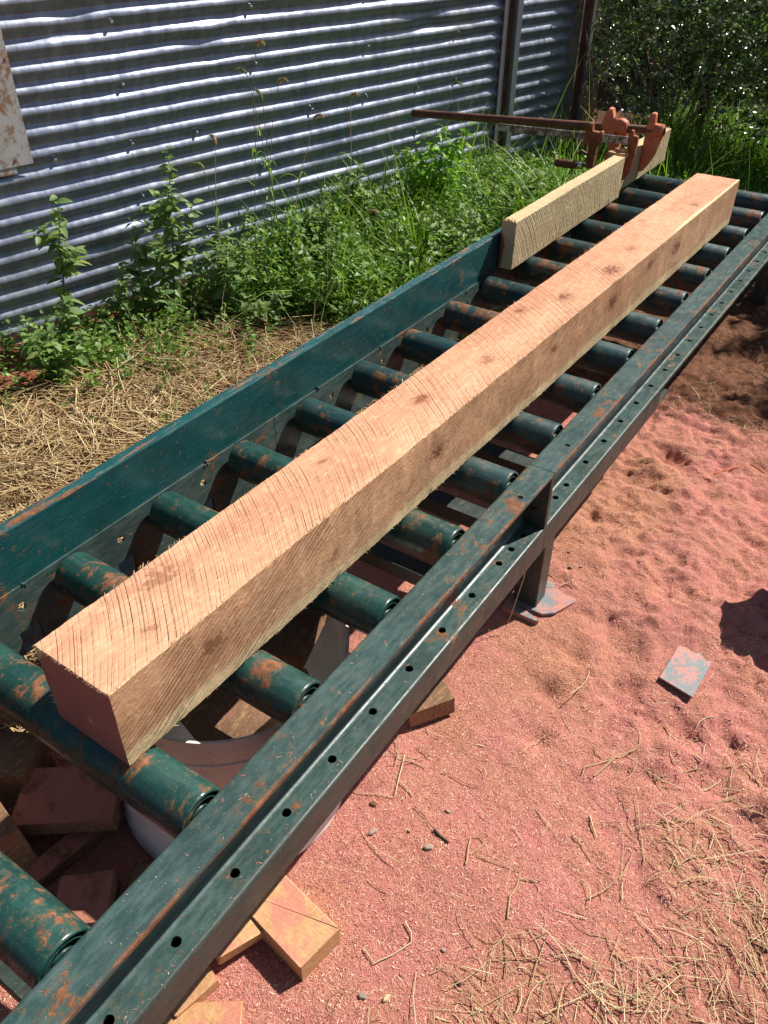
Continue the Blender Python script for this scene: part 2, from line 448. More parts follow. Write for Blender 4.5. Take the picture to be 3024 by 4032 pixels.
    if sap and face == 'side':
        lev = n.math('ADD', Z, n.math('MULTIPLY', n.math('SUBTRACT', n.noise(n.vmul(p, (1, 2.5, 1)), 1, 3, .5), .5), .05))
        sm = n.ramp(lev, sap[0], sap[0]+.012, 1, 0)
        col = n.mix(n.math('MULTIPLY', sm, .85), col, sap[1])
    if sap and face == 'top':
        lev = n.math('ADD', X, n.math('MULTIPLY', n.math('SUBTRACT', n.noise(n.vmul(p, (1, 2.5, 1)), 1, 3, .5), .5), .02))
        sm = n.ramp(lev, sap[0], sap[0]+.006, 0, 1)
        sm = n.math('MULTIPLY', sm, n.ramp(Y, sap[2], sap[2]+.15))
        col = n.mix(sm, col, sap[1])
    if knotm is not None:
        col = n.mix(knotm, col, cols['knot'])
    col = n.mix(n.math('MULTIPLY', g, .62), col, cols['groove'])  # shade inside the saw grooves painted dark, on top of the bump
    if dust:
        dm = n.ramp(n.noise(p, dust[2] if len(dust) > 2 else 14, 5, .6), dust[0], dust[0]+.12)
        dc = n.mix(n.noise(p, 420, 2, .5), (.36, .09, .07), (.72, .32, .24))
        col = n.mix(n.math('MULTIPLY', dm, dust[1]), col, dc)
    h = n.math('SUBTRACT', n.math('MULTIPLY', fz, .55), g)
    h = n.math('ADD', h, n.math('MULTIPLY', n.noise(n.vmul(p, (90, 22, 90)), 1, 4, .6), .7))
    nb = n.bump(h, .0016*amp, .9)
    return n.done(n.bsdf(col, .72, 0, nb, .25))

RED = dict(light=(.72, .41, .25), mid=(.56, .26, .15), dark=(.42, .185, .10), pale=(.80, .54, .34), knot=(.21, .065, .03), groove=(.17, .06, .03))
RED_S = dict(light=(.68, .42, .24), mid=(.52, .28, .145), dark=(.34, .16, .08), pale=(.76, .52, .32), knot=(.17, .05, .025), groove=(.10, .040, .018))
YEL = dict(light=(.66, .50, .29), mid=(.62, .44, .24), dark=(.50, .33, .17), pale=(.80, .66, .45), knot=(.2, .09, .04), groove=(.17, .10, .045))
OFF = dict(light=(.62, .37, .19), mid=(.52, .28, .13), dark=(.36, .15, .06), pale=(.70, .45, .22), knot=(.2, .07, .03), groove=(.2, .08, .03))
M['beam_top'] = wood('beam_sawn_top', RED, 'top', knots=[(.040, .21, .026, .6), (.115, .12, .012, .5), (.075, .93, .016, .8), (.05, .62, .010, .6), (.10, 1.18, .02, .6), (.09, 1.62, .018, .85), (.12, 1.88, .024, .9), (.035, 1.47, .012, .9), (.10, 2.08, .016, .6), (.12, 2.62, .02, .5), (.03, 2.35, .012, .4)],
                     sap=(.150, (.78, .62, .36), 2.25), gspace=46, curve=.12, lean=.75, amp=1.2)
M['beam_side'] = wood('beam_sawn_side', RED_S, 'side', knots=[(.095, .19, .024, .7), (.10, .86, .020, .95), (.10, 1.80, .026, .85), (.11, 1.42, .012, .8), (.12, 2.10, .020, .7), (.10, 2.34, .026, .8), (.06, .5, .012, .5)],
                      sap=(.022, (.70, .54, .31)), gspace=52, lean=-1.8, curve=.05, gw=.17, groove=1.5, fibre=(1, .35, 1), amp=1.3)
M['beam_end'] = wood('beam_end_grain', dict(dark=(.33, .11, .085), light=(.43, .165, .13), pith=(.108, .072)), 'end', sap=(.118, (.62, .45, .26)))
M['yel_top'] = wood('board_sawn_edge', YEL, 'top', knots=[], gspace=40, curve=.1, lean=.5, groove=.9)
M['yel_side'] = wood('board_sawn_face', dict(YEL, light=(.52, .42, .25), mid=(.44, .35, .20), dark=(.30, .22, .12)), 'side', gspace=34, lean=.7, curve=.2, gw=.12, groove=1.5, amp=1.5)
M['yel_end'] = wood('board_end_grain', dict(dark=(.20, .055, .025), light=(.36, .12, .055), pith=(-.13, .08)), 'end', sap=(.158, (.62, .45, .26)))
M['off'] = wood('offcut_wood', OFF, 'top', world=True, gspace=60, groove=.35, fibre=(.3, 1, 1), dust=(.46, .8, 18))
M['off_clean'] = wood('offcut_wood_clean', OFF, 'side', world=True, gspace=80, groove=.35, fibre=(1, .3, 1))
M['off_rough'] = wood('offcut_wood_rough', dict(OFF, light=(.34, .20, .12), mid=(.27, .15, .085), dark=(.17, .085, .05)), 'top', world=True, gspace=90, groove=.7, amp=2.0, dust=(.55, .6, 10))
M['off_under'] = wood('offcut_sawdusty_shaded', dict(OFF, light=(.30, .14, .08), mid=(.24, .10, .06), dark=(.16, .06, .035)), 'top', world=True, gspace=60, groove=.3, dust=(.38, .9, 12))  # sawdusty wood darkened to paint in the shade under the rollers

# ground
def ground_mat():
    n = NT('ground_sawdust_and_soil'); p = n.pos(); X, Y, Z = n.xyz(p)
    wob = n.noise(p, 2.6, 5, .6); wob2 = n.noise(n.vadd(p, (7, 3, 1)), 3.3, 5, .6)
    fine = n.noise(p, 330, 3, .6); fine2 = n.noise(p, 700, 2, .6); mid = n.noise(p, 40, 5, .65)
    pink = n.mix(n.ramp(fine, .33, .68), (.40, .13, .095), (.75, .34, .245))
    pink = n.mix(n.ramp(fine2, .60, .72, 0, .75), pink, (.82, .50, .36))
    pink = n.mix(n.ramp(mid, .42, .68, 0, .35), pink, (.70, .32, .24))
    pink = n.mix(n.ramp(n.noise(p, 6.5, 3, .5), .42, .62, 0, .30), pink, (.68, .22, .235))
    orange = n.mix(n.ramp(fine, .33, .68), (.38, .15, .085), (.68, .34, .215))
    orange = n.mix(n.ramp(fine2, .62, .72, 0, .6), orange, (.74, .46, .28))
    soil = n.mix(n.ramp(n.noise(p, 30, 7, .7), .3, .7), (.085, .036, .022), (.28, .13, .075))
    soil = n.mix(n.ramp(n.noise(p, 120, 4, .6), .6, .7, 0, .6), soil, (.42, .26, .16))
    redsoil = n.mix(n.ramp(n.noise(p, 38, 6, .7), .3, .7), (.13, .035, .018), (.42, .15, .085))
    # orange zone next to the rail, y .2 .. 1.05
    dx = n.math('MULTIPLY', n.math('ADD', X, .30), 5.2); dy = n.math('MULTIPLY', n.math('SUBTRACT', Y, .66), 1.9)
    dd = n.math('ADD', n.math('MULTIPLY', dx, dx), n.math('MULTIPLY', dy, dy))
    dd = n.math('ADD', dd, n.math('MULTIPLY', n.math('SUBTRACT', wob, .5), 3.0))
    om = n.ramp(dd, .2, 1.2, .9, 0)
    dx2 = n.math('MULTIPLY', n.math('ADD', X, .18), 6.5); dy2 = n.math('MULTIPLY', n.math('ADD', Y, .05), 4)
    dd2 = n.math('ADD', n.math('ADD', n.math('MULTIPLY', dx2, dx2), n.math('MULTIPLY', dy2, dy2)), n.math('MULTIPLY', n.math('SUBTRACT', wob2, .5), 4.0))
    om = n.math('MAXIMUM', om, n.ramp(dd2, .1, 1.4, .8, 0))
    om = n.math('MAXIMUM', om, n.ramp(n.noise(n.vadd(p, (3, 9, 2)), 4.2, 6, .65), .53, .66, 0, .65))
    pink = n.mix(n.ramp(n.noise(n.vadd(p, (5, 2, 2)), 11, 6, .7), .52, .66, 0, .5), pink, (.40, .13, .12))
    col = n.mix(om, pink, orange)
    far = n.math('ADD', Y, n.math('MULTIPLY', n.math('SUBTRACT', wob, .5), .55))
    col = n.mix(n.ramp(far, 1.18, 1.38), col, soil)
    left = n.math('ADD', X, n.math('MULTIPLY', n.math('SUBTRACT', wob2, .5), .35))
    col = n.mix(n.ramp(left, -1.12, -.92, 1, 0), col, redsoil)
    br = n.math('ADD', n.math('SUBTRACT', X, n.math('MULTIPLY', Y, .55)), n.math('MULTIPLY', n.math('SUBTRACT', wob, .5), .5))
    col = n.mix(n.ramp(br, .52, .72, 0, .35), col, (.36, .17, .09))
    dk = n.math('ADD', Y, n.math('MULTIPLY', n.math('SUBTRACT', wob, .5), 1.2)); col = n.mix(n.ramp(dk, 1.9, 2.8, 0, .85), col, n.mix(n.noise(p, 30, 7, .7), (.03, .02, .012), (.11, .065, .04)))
    h = n.math('ADD', n.math('MULTIPLY', fine, .6), n.math('ADD', n.math('MULTIPLY', mid, 1.5), n.math('MULTIPLY', fine2, .35)))
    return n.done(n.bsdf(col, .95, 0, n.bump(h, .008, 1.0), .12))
M['ground'] = ground_mat()

def sheet_mat():
    n = NT('galvanised_sheet'); p = n.pos()
    a = n.noise(p, 3.0, 5, .6); b = n.noise(n.vmul(p, (1, 1, .25)), 26, 5, .65); sp = n.vor(p, 120, 'F1', 'Color')
    g = n.xyz(sp)[0]
    col = n.mix(n.ramp(b, .3, .75), (.20, .23, .31), (.35, .385, .47))
    col = n.mix(n.math('MULTIPLY', g, .10), col, (.36, .38, .42))
    col = n.mix(n.ramp(a, .52, .75, 0, .5), col, (.33, .31, .28))
    col = n.mix(n.ramp(n.noise(p, 60, 5, .7), .68, .74, 0, .4), col, (.25, .15, .09))
    ro = n.ramp(b, .2, .8, .28, .42)
    return n.done(n.bsdf(col, ro, .55, n.bump(n.math('ADD', n.noise(p, 35, 4, .6), n.math('MULTIPLY', g, .1)), .0012, .35), .5))
M['sheet'] = sheet_mat()
def patch_mat():
    n = NT('weathered_patch'); p = n.pos()
    f = n.noise(n.vmul(p, (1, 1, .8)), 22, 7, .72); f2 = n.noise(p, 5, 4, .6)
    m = n.ramp(n.math('ADD', n.math('MULTIPLY', f, .6), n.math('MULTIPLY', f2, .4)), .46, .54)
    col = n.mix(m, n.mix(n.noise(p, 60, 4, .6), (.42, .43, .44), (.55, .55, .54)), (.30, .18, .10))
    return n.done(n.bsdf(col, .6, .1, n.bump(f, .0008, .5)))
M['patch'] = patch_mat()
M['galv'] = simple('galvanised_strip', (.30, .33, .38), .40, .6, 25, .25)
M['redpost'] = rusty('rust_red_post', [(0.3, (.035, .012, .008)), (.5, (.10, .03, .018)), (.75, (.18, .07, .04))], .8, 18, 0)
M['oldwood'] = rusty('weathered_grey_board', [(0.3, (.05, .04, .035)), (.5, (.13, .11, .095)), (.75, (.24, .21, .18))], .85, 12, 0)
M['shed'] = rusty('dark_shed_board', [(0.3, (.012, .008, .006)), (.5, (.035, .022, .016)), (.75, (.06, .04, .03))], .9, 14, 0)

def leafy(name, cols, rough=.45, trans=.35, spec=.5, vein=0):
    n = NT(name); i = n.island(); c = n.cramp(i, cols)
    p = n.pos(); c = n.mix(n.ramp(n.noise(p, 60, 3, .5), .35, .7, 0, .3), c, cols[0][1])
    b = n.bsdf(c, rough, 0, None, spec)
    t = n.node('ShaderNodeBsdfTranslucent'); n.set(t.inputs[0], n.mix(.5, c, (.30, .50, .04)))
    m = n.node('ShaderNodeMixShader'); m.inputs[0].default_value = trans
    n.t.links.new(b, m.inputs[1]); n.t.links.new(t.outputs[0], m.inputs[2])
    return n.done(m.outputs[0])
def leafy_obj(name, cols, rough=.5, trans=.3):
    n = NT(name); i = n.node('ShaderNodeObjectInfo').outputs['Random']; c = n.cramp(i, cols)
    p = n.obj(); c = n.mix(n.ramp(n.noise(p, 70, 3, .5), .35, .7, 0, .3), c, cols[0][1])
    b = n.bsdf(c, rough, 0, None, .4)
    t = n.node('ShaderNodeBsdfTranslucent'); n.set(t.inputs[0], n.mix(.5, c, (.34, .52, .06)))
    m = n.node('ShaderNodeMixShader'); m.inputs[0].default_value = trans
    n.t.links.new(b, m.inputs[1]); n.t.links.new(t.outputs[0], m.inputs[2])
    return n.done(m.outputs[0])
M['grass'] = leafy('green_grass', [(0, (.045, .13, .006)), (.4, (.11, .27, .010)), (.75, (.20, .40, .020)), (.93, (.28, .45, .05)), (1, (.40, .34, .14))], .48, .38)
M['cover'] = leafy('weed_leaf', [(0, (.045, .11, .018)), (.45, (.11, .23, .035)), (.8, (.22, .38, .07)), (1, (.36, .46, .12))], .45, .42)
M['weed'] = leafy_obj('tall_weed_leaf', [(0, (.10, .19, .05)), (.5, (.19, .30, .10)), (.9, (.30, .42, .17)), (1, (.34, .40, .09))], .5, .42)
M['bright'] = leafy_obj('bright_weed_leaf', [(0, (.14, .36, .015)), (1, (.26, .52, .02))], .4, .45)
M['shrub'] = leafy('shrub_leaf', [(0, (.04, .08, .02)), (.5, (.09, .16, .04)), (.70, (.17, .27, .08)), (.80, (.38, .46, .28)), (.98, (.50, .56, .40)), (1, (.50, .42, .03))], .25, .25, 1.0)  # palest stops paint sun glints into the leaf colour
M['stem'] = simple('green_stem', (.12, .17, .06), .6, 0, 30)
M['drystem'] = simple('dry_stem', (.36, .25, .15), .7, 0, 30)
M['vine'] = simple('pale_vine', (.26, .20, .15), .7, 0, 20)
M['bark'] = rusty('brown_bark', [(0.3, (.05, .025, .015)), (.5, (.12, .06, .035)), (.75, (.22, .12, .07))], .9, 30, 0)
M['seed'] = simple('foxtail_seed', (.34, .24, .10), .8, 0, 200, .4)
M['seedgreen'] = simple('green_foxtail_seed', (.20, .24, .07), .8, 0, 200, .4)
def straw_mat(name, cols):
    n = NT(name); i = n.island(); c = n.cramp(i, cols)
    return n.done(n.bsdf(c, .55, 0, None, .35))
M['straw'] = straw_mat('dry_straw', [(0, (.17, .10, .05)), (.35, (.42, .28, .13)), (.7, (.60, .44, .22)), (1, (.74, .60, .38))])
M['straw_pale'] = straw_mat('pale_straw', [(0, (.32, .20, .10)), (.4, (.52, .38, .19)), (1, (.70, .58, .36))])
M['chip'] = straw_mat('sawdust_flake', [(0, (.26, .06, .05)), (.35, (.56, .20, .15)), (.75, (.76, .40, .28)), (1, (.88, .68, .46))])
M['twig'] = straw_mat('dark_litter', [(0, (.035, .02, .014)), (.5, (.10, .06, .04)), (1, (.22, .15, .10))])
def tub_mat():
    n = NT('stained_white_plastic'); p = n.pos()
    f = n.noise(p, 12, 6, .65); d = n.noise(p, 160, 4, .65)
    c = n.mix(n.ramp(f, .4, .7), (.82, .80, .78), (.70, .64, .60))
    c = n.mix(n.ramp(d, .62, .68, 0, .7), c, (.32, .14, .10))
    return n.done(n.bsdf(c, .4, 0, n.bump(f, .001, .2)))
M['tub'] = tub_mat()
M['stone'] = simple('grey_stone', (.34, .25, .20), .85, 0, 50)
def plate_mat():
    n = NT('half_buried_steel'); p = n.pos()
    base = n.mix(n.noise(p, 30, 4, .6), (.10, .13, .14), (.22, .27, .28))
    dm = n.ramp(n.math('ADD', n.math('MULTIPLY', n.noise(p, 18, 5, .6), .6), n.math('MULTIPLY', n.noise(p, 160, 3, .6), .4)), .44, .56, 0, .9)
    dc = n.mix(n.noise(p, 420, 2, .5), (.40, .12, .09), (.66, .26, .20))
    return n.done(n.bsdf(n.mix(dm, base, dc), .6, 0, n.bump(n.noise(p, 200, 3, .6), .001, .5)))
M['plate'] = plate_mat()
M['caster'] = simple('dark_caster_steel', (.05, .06, .06), .5, .2, 20)
M['ink'] = simple('black_ink', (.03, .02, .02), .8, 0, 90)

# ------------------------------------------------------------------ ground sheet
def axis(segs):
    out = []
    for a, b, st in segs:
        k = max(1, int(round((b-a)/st))); out += list(np.linspace(a, b, k+1)[:-1])
    out.append(segs[-1][1]); return np.array(out)
gx = axis([(-60, -20, 8), (-20, -6, 2), (-6, -3.2, .4), (-3.2, -1.1, .05), (-1.1, -.5, .025), (-.5, .62, .0075), (.62, 1.6, .06), (1.6, 6, .5), (6, 20, 2), (20, 60, 8)])
gy = axis([(-40, -10, 6), (-10, -2, 1), (-2, -1.35, .04), (-1.35, 1.6, .0085), (1.6, 3.2, .04), (3.2, 8, .15), (8, 20, 1.5), (20, 80, 8)])
GX, GY = np.meshgrid(gx, gy)
GZ = gz(GX, GY)
V = np.stack([GX.ravel(), GY.ravel(), GZ.ravel()], 1)
nx, ny = len(gx), len(gy)
I = (np.arange(ny-1)[:, None]*nx + np.arange(nx-1)[None, :]).ravel()
F = np.stack([I, I+1, I+nx+1, I+nx], 1)
g = big_mesh('ground', V, F, M['ground'], smooth=True); setp(g, 'pink sawdust and red soil ground around the roller table', kind='structure')

# ------------------------------------------------------------------ corrugated fence
PITCH = .0704; ZR0 = .402
SCREWS = [(.434, 1.088), (.437, .876), (.435, .66), (.442, .452), (1.088, 1.091), (1.091, .879), (.747, .654), (.098, .658), (1.772, .879), (2.432, .882), (2.131, .656), (1.40, .653), (1.76, .661), (1.09, .45), (1.42, .24), (.44, .24), (.747, .24), (2.13, .44), (1.77, 1.09), (2.43, 1.09), (2.43, .66)]
DENTS = [(2.134, 1.03, .10, .016), (2.22, .955, .09, -.012), (.85, 1.02, .06, .010), (1.9, 1.0, .2, .008), (.26, 1.12, .08, -.010), (.86, .93, .05, -.008), (.3, .34, .1, .01), (1.5, .4, .14, -.008), (2.45, .5, .14, -.010), (.5, .55, .1, -.005)]
def sheet(name, s0, s1, z1, seed, parent, step=.012):
    S = axis([(s0, s1, step)]); Zs = np.arange(0.0-.02, z1, PITCH/12)
    SS, ZZ = np.meshgrid(S, Zs)
    zz = ZZ + .008*fbm(SS*1.2, ZZ*2.5, 3, seed)
    zz = zz + .006*vnoise(SS*.6+3, ZZ*6, seed+5)
    prof = .0085*np.cos(2*PI*(zz-ZR0)/PITCH)
    amp = np.ones_like(SS); bul = .006*fbm(SS*1.0, ZZ*1.6, 2, seed+9) + .0028*fbm(SS*7, ZZ*9, 4, seed+2)
    for a, b in SCREWS:
        g_ = np.exp(-(((SS-a)/.03)**2+((ZZ-b)/.022)**2)); bul = bul - .0045*g_
    for a, b, r, d in DENTS:
        g_ = np.exp(-(((SS-a)/(r*1.2))**2+((ZZ-b)/(r*.45))**2)); bul = bul + d*g_; 
    off = prof*amp + bul + .0085
    Vv = np.stack([WD[0]*SS+WN[0]*(WK+off), WD[1]*SS+WN[1]*(WK+off), ZZ], -1).reshape(-1, 3)
    nx, ny = SS.shape[1], SS.shape[0]
    I = (np.arange(ny-1)[:, None]*nx + np.arange(nx-1)[None, :]).ravel()
    return big_mesh(name, Vv, np.stack([I, I+1, I+nx+1, I+nx], 1), M['sheet'], parent=parent, smooth=True)
fence = thing('corrugated_fence', 'corrugated galvanised iron fence with horizontal ridges behind the weeds', 'fence')
sheet('corrugated_sheet', -2.2, .06, 1.95, 4, fence)
sheet('corrugated_sheet', .045, 2.80, 1.95, 4, fence)
sheet('corrugated_sheet', 2.96, 3.50, 1.95, 30, fence)
def wbox(mb, s0, s1, o0, o1, z0, z1, m=0):
    vs = [wp(s, o, z) for z in (z0, z1) for (s, o) in ((s0, o0), (s1, o0), (s1, o1), (s0, o1))]
    mb.add(vs, [(0, 3, 2, 1), (4, 5, 6, 7), (0, 1, 5, 4), (1, 2, 6, 5), (2, 3, 7, 6), (3, 0, 4, 7)], m)
# screws
smb = MB()
smb.lathe([(-.006, .0), (-.006, .007), (0, .007), (.0005, .0052), (.004, .0048), (.005, .0)], 10, 'x')
scr0 = None
for a, b in SCREWS:
    if scr0 is None:
        scr0 = smb.build('screw', M['steel'], fence); o = scr0
    else:
        o = scr0.copy(); COL.objects.link(o)
    o.location = wp(a, .0145, b); o.rotation_euler = (0, 0, WYAW-PI/2)
# posts
for (s0, s1) in ((2.80, 2.945),):
    mb = MB(); wbox(mb, s0+.0295, s1-.0525, -.03, .016, -.05, 1.95); mb.build('steel_post', M['redpost'], fence, False)
    mb = MB(); wbox(mb, s0-.004, s0+.0235, .0205, .026, -.05, 1.95); wbox(mb, s0+.024, s0+.029, .0, .027, -.05, 1.95); mb.build('post_flange', M['galv'], fence, False)
    mb = MB(); wbox(mb, s1-.050, s1-.004, .034, .040, -.05, 1.95); wbox(mb, s1-.052, s1-.046, .0, .0335, -.05, 1.95); wbox(mb, s1-.006, s1, .0, .0335, -.05, 1.95); mb.build('post_flange', M['galv'], fence, False)
ep = thing('end_post', 'weathered red and grey post at the far end of the corrugated fence', 'post')
mb = MB(); wbox(mb, 3.52, 3.60, -.04, .05, -.05, 2.0); mb.build('post_core', M['redpost'], ep, False)
mb = MB(); wbox(mb, 3.505, 3.518, -.02, .06, -.05, 2.0); wbox(mb, 3.602, 3.635, .0, .07, -.05, 2.0); mb.build('post_board', M['oldwood'], ep, False)
pt = thing('patch_panel', 'white and rust stained flat sheet screwed over the corrugated fence at the left', 'sheet metal')
mb = MB(); wbox(mb, -.9, .006, .023, .0245, .665, 1.25); mb.build('panel_face', M['patch'], pt, False)
mb = MB(); wbox(mb, -.9, -.062, .0205, .0222, .640, 1.20); mb.build('panel_backing', M['patch'], pt, False)
for a, b in ((-.006, 1.012), (-.062, .684)):
    m2 = MB(); m2.lathe([(0, .0055), (.002, .005), (.0025, 0)], 10, 'x'); o = m2.build('screw', M['orange_rust'], pt); o.location = wp(a, .0246, b); o.rotation_euler = (0, 0, WYAW-PI/2)

# ------------------------------------------------------------------ roller table
RY0, RQ, RZC, RR = -1.251, .2475, .4195, .0456
tbl = thing('roller_table', 'green painted steel roller table with rust spots carrying the sawn timber', 'roller conveyor')
YJ = .052                      # splice between the two rail sections
Y_NEAR, Y_FAR = -1.72, 3.05
def rail_profile_sweep(mb, pts, th, y0, y1, m=0):
    """open folded profile in xz swept along y, thickness th to the left of travel"""
    P = [Vector((a, b)) for a, b in pts]; L = []; 
    for i, p in enumerate(P):
        d0 = (P[i]-P[i-1]).normalized() if i > 0 else (P[1]-P[0]).normalized()
        d1 = (P[i+1]-P[i]).normalized() if i < len(P)-1 else d0
        n0 = Vector((-d0.y, d0.x)); n1 = Vector((-d1.y, d1.x)); n_ = (n0+n1).normalized()
        L.append(p + n_*th/max(.3, n_.dot(n0)))
    mb.prism([tuple(p) for p in P]+[tuple(p) for p in reversed(L)], y0, y1, 'y', m)
def arc(cx, cz, r, a0, a1, n=5):
    return [(cx+r*math.cos(math.radians(a0+(a1-a0)*i/n)), cz+r*math.sin(math.radians(a0+(a1-a0)*i/n))) for i in range(n+1)]
XO, XI = -.2815, -.3472
def right_section(y0, y1, lip_end, ledge_holes, top_holes):
    mb = MB()
    # top flange with holes
    mb.strip(XI+.006, XO, y0, y1, [(-.3055, y, .0065) for y in top_holes], -.007, lambda u, v, w_: (u, v, .46+w_))
    # web with inner fillet at the top and the bottom
    web = arc(XI+.006, .454, .006, 90, 180, 4)+[(XI, .31)]+[(XI, .296), (XI+.007, .296)]+arc(XI+.019, .314, .012, 270, 180, 5)[0:0]
    web += [(XI+.022, .296), (XI+.022, .302)] + arc(XI+.019, .314, .012, 270, 180, 5) + [(XI+.007, .4529), (XI+.0061, .4529)]
    mb.prism(web, y0, y1, 'y')
    # ledge with holes
    mb.strip(XI+.0221, XO-.007, y0, y1, [(-.3138, y, .0082) for y in ledge_holes], -.006, lambda u, v, w_: (u, v, .302+w_))
    o1 = mb.build('side_rail', M['rail'], tbl, True, 30)
    mb = MB()
    lip = [(XO-.0069, .2955)]+[(XO-.0069, .3021)]+arc(XO-.007, .295, .007, 90, 0, 5)+[(XO, .2295), (XO-.005, .2295), (XO-.005, .2955)]
    mb.prism(lip, y0, min(y1, lip_end), 'y')
    if lip_end < y1:
        mb.prism([(XO-.0069, .2955), (XO-.0069, .3021)]+arc(XO-.007, .295, .007, 90, 0, 5)+[(XO, .2935), (XO-.004, .2935)], lip_end+.0005, y1, 'y')
    ye = min(y1, lip_end)
    yb = ye if lip_end >= y1 else lip_end+.125
    mb.box((XI, y0, .2295), (XO-.0051, yb, .2345)); mb.box((XI, y0, .2346), (XI+.005, yb, .2955))
    mb.build('base_rail', M['rail_dark'], tbl, True, 30)
pitch = .125
hA = [-.1261-pitch*i for i in range(12)] + [-.066, -.004]
hB = [.175]+[.2401+pitch*i for i in range(21)]
right_section(Y_NEAR, YJ-.001, 9, hA, [-.0746])
right_section(YJ+.001, Y_FAR, .872, hB, [.1737])
# end plates at the splice
for k, (a, b) in enumerate(((YJ-.0075, YJ-.0012), (YJ+.0012, YJ+.0075))):
    mb = MB(); mb.prism([(XI+.0072, .3022), (XO-.002, .3022), (XO-.002, .4528), (XI+.0072, .4528)], a, b, 'y'); mb.build('splice_plate', M['rail_dark'], tbl, False)
def bolt(x, y, z, r=.008, axis='y', s=1, mat='dark_bolt', parent=None):
    mb = MB(); pr = [(0, 0), (0, r), (.006*s, r), (.006*s, 0)]; mb.lathe(pr, 6, axis); pr = [(.006*s, 0), (.006*s, r*.5), (.011*s, r*.5), (.011*s, 0)]; mb.lathe(pr, 8, axis)
    o = mb.build('bolt', M[mat], parent or tbl, False); o.location = (x, y, z); return o
bolt(-.312, YJ-.0077, .345, .009, 'y', -1); bolt(-.312, YJ-.0077, .415, .009, 'y', -1, 'steel'); bolt(-.30, YJ+.0077, .36, .007, 'y', 1)
# left side: web with shaft holes, guard channel above it
def left_section(y0, y1):
    mb = MB()
    hs = [(.406, -.868+.2478*k, .0105) for k in range(-4, 18) if y0+.02 < -.868+.2478*k < y1-.02]
    mb.strip(.302, .4524, y0, y1, hs, -.006, lambda u, v, w_: (-.966+w_, v, u), 0, 8)
    mb.prism([(-.972, .3015), (-.966, .3015), (-.966, .296), (-1.03, .296), (-1.03, .3015)], y0, y1, 'y')
    mb.build('side_rail', M['rail'], tbl, True, 30)
left_section(Y_NEAR, -.115); left_section(-.113, 1.60); left_section(1.602, 2.60)
mb = MB()
G_END = 2.02
rail_profile_sweep(mb, [(-.9700, .4535), (-.9700, .574), (-.9720, .577), (-.9745, .578), (-.996, .578)], .005, Y_NEAR, G_END)
mb.build('guard_channel', M['guard'], tbl, True, 30)
for y in (-.848, -.3556, .0657, .3623, .86, 1.4):
    mb = MB()
    for i in range(3):
        a = random.uniform(.003, .0055)
        mb.lathe([(-a, 0), (-a*.6, a*.8), (0, a), (a*.6, a*.8), (a, 0)], 7, 'x', c=(0, random.uniform(-.006, .006), random.uniform(-.006, .004)))
    o = mb.build('weld_bead', M['rail'], tbl); o.location = (-.967, y, .452)
# rollers
def make_roller(mat):
    xl, xr = -.9505, -.3570; R = RR
    mb = MB()
    prof = [(xl+.008, R*.62), (xl+.001, R*.66), (xl, R*.9), (xl+.0008, R*.965), (xl+.004, R), (xr-.005, R), (xr-.0012, R*.975), (xr, R*.93), (xr-.0006, R*.885), (xr-.004, R*.86), (xr-.009, R*.85), (xr-.0095, R*.80)]
    mb.lathe(prof, 40)
    r = mb.build('roller', M[mat], tbl, True, 50)
    mb = MB()
    mb.lathe([(xr-.0096, R*.80), (xr-.0035, R*.77), (xr-.002, R*.70), (xr-.0035, R*.64), (xr-.007, R*.60), (xr-.007, R*.42), (xr-.004, R*.38), (xr-.004, R*.2)], 32)
    b = mb.build('bearing_cap', M['guard'] if mat == 'roller_cap' else M['roller'], r, True, 50)
    mb = MB(); mb.tube([(xl-.014, 0, 0), (XI-.0005, 0, 0)], .0085, 10)
    s = mb.build('axle', M['dark_bolt'], r)
    return r
R1 = make_roller('roller'); R2_ = make_roller('roller_old')
first = {0: R1, 1: R2_}; used = set()
for i in range(-1, 16):
    k = 0 if i < 5 else 1
    src = first[k]
    if k not in used: o = src; used.add(k)
    else:
        o = src.copy(); COL.objects.link(o)
        for ch in src.children:
            c = ch.copy(); COL.objects.link(c); c.parent = o
    o.location = (0, RY0+RQ*i, RZC); o.rotation_euler = (i*1.3, 0, 0)
# cross members and legs
def member(name, a, b, mat='leg', bev=.002):
    mb = MB(); mb.box(a, b, bev=bev); return mb.build(name, M[mat], tbl, True, 30)
def angle_bar(y, z, wid=.045):
    mb = MB(); mb.prism([(y, z), (y+wid, z), (y+wid, z-.004), (y+.004, z-.004), (y+.004, z-.038), (y, z-.038)], -.964, XI-.001, 'x'); return mb.build('cross_member', M['leg'], tbl, False)
angle_bar(-.212, .252, .045)
angle_bar(YJ-.048, .29, .047); angle_bar(YJ+.22, .29, .05); angle_bar(-1.30, .29, .05); angle_bar(1.00, .29, .05); angle_bar(1.9, .29, .05)
def leg_pair(y0, y1, z=.229):
    for side, (x0, x1) in enumerate((( -.352, -.2865), (-1.03, -.972))):
        if side == 1: z_ = .2955
        else: z_ = z
        member('leg', (x0, y0, -.03), (x1, y1, z_))
leg_pair(.0836, .142, .229)
for (x0, x1) in ((-.352, -.2865), (-1.03, -.972)):
    member('leg', (x0, -1.62, -.03), (x1, -1.55, .229 if x0 > -.5 else .2955)); member('leg', (x0, 2.47, -.03), (x1, 2.53, .229 if x0 > -.5 else .2955))
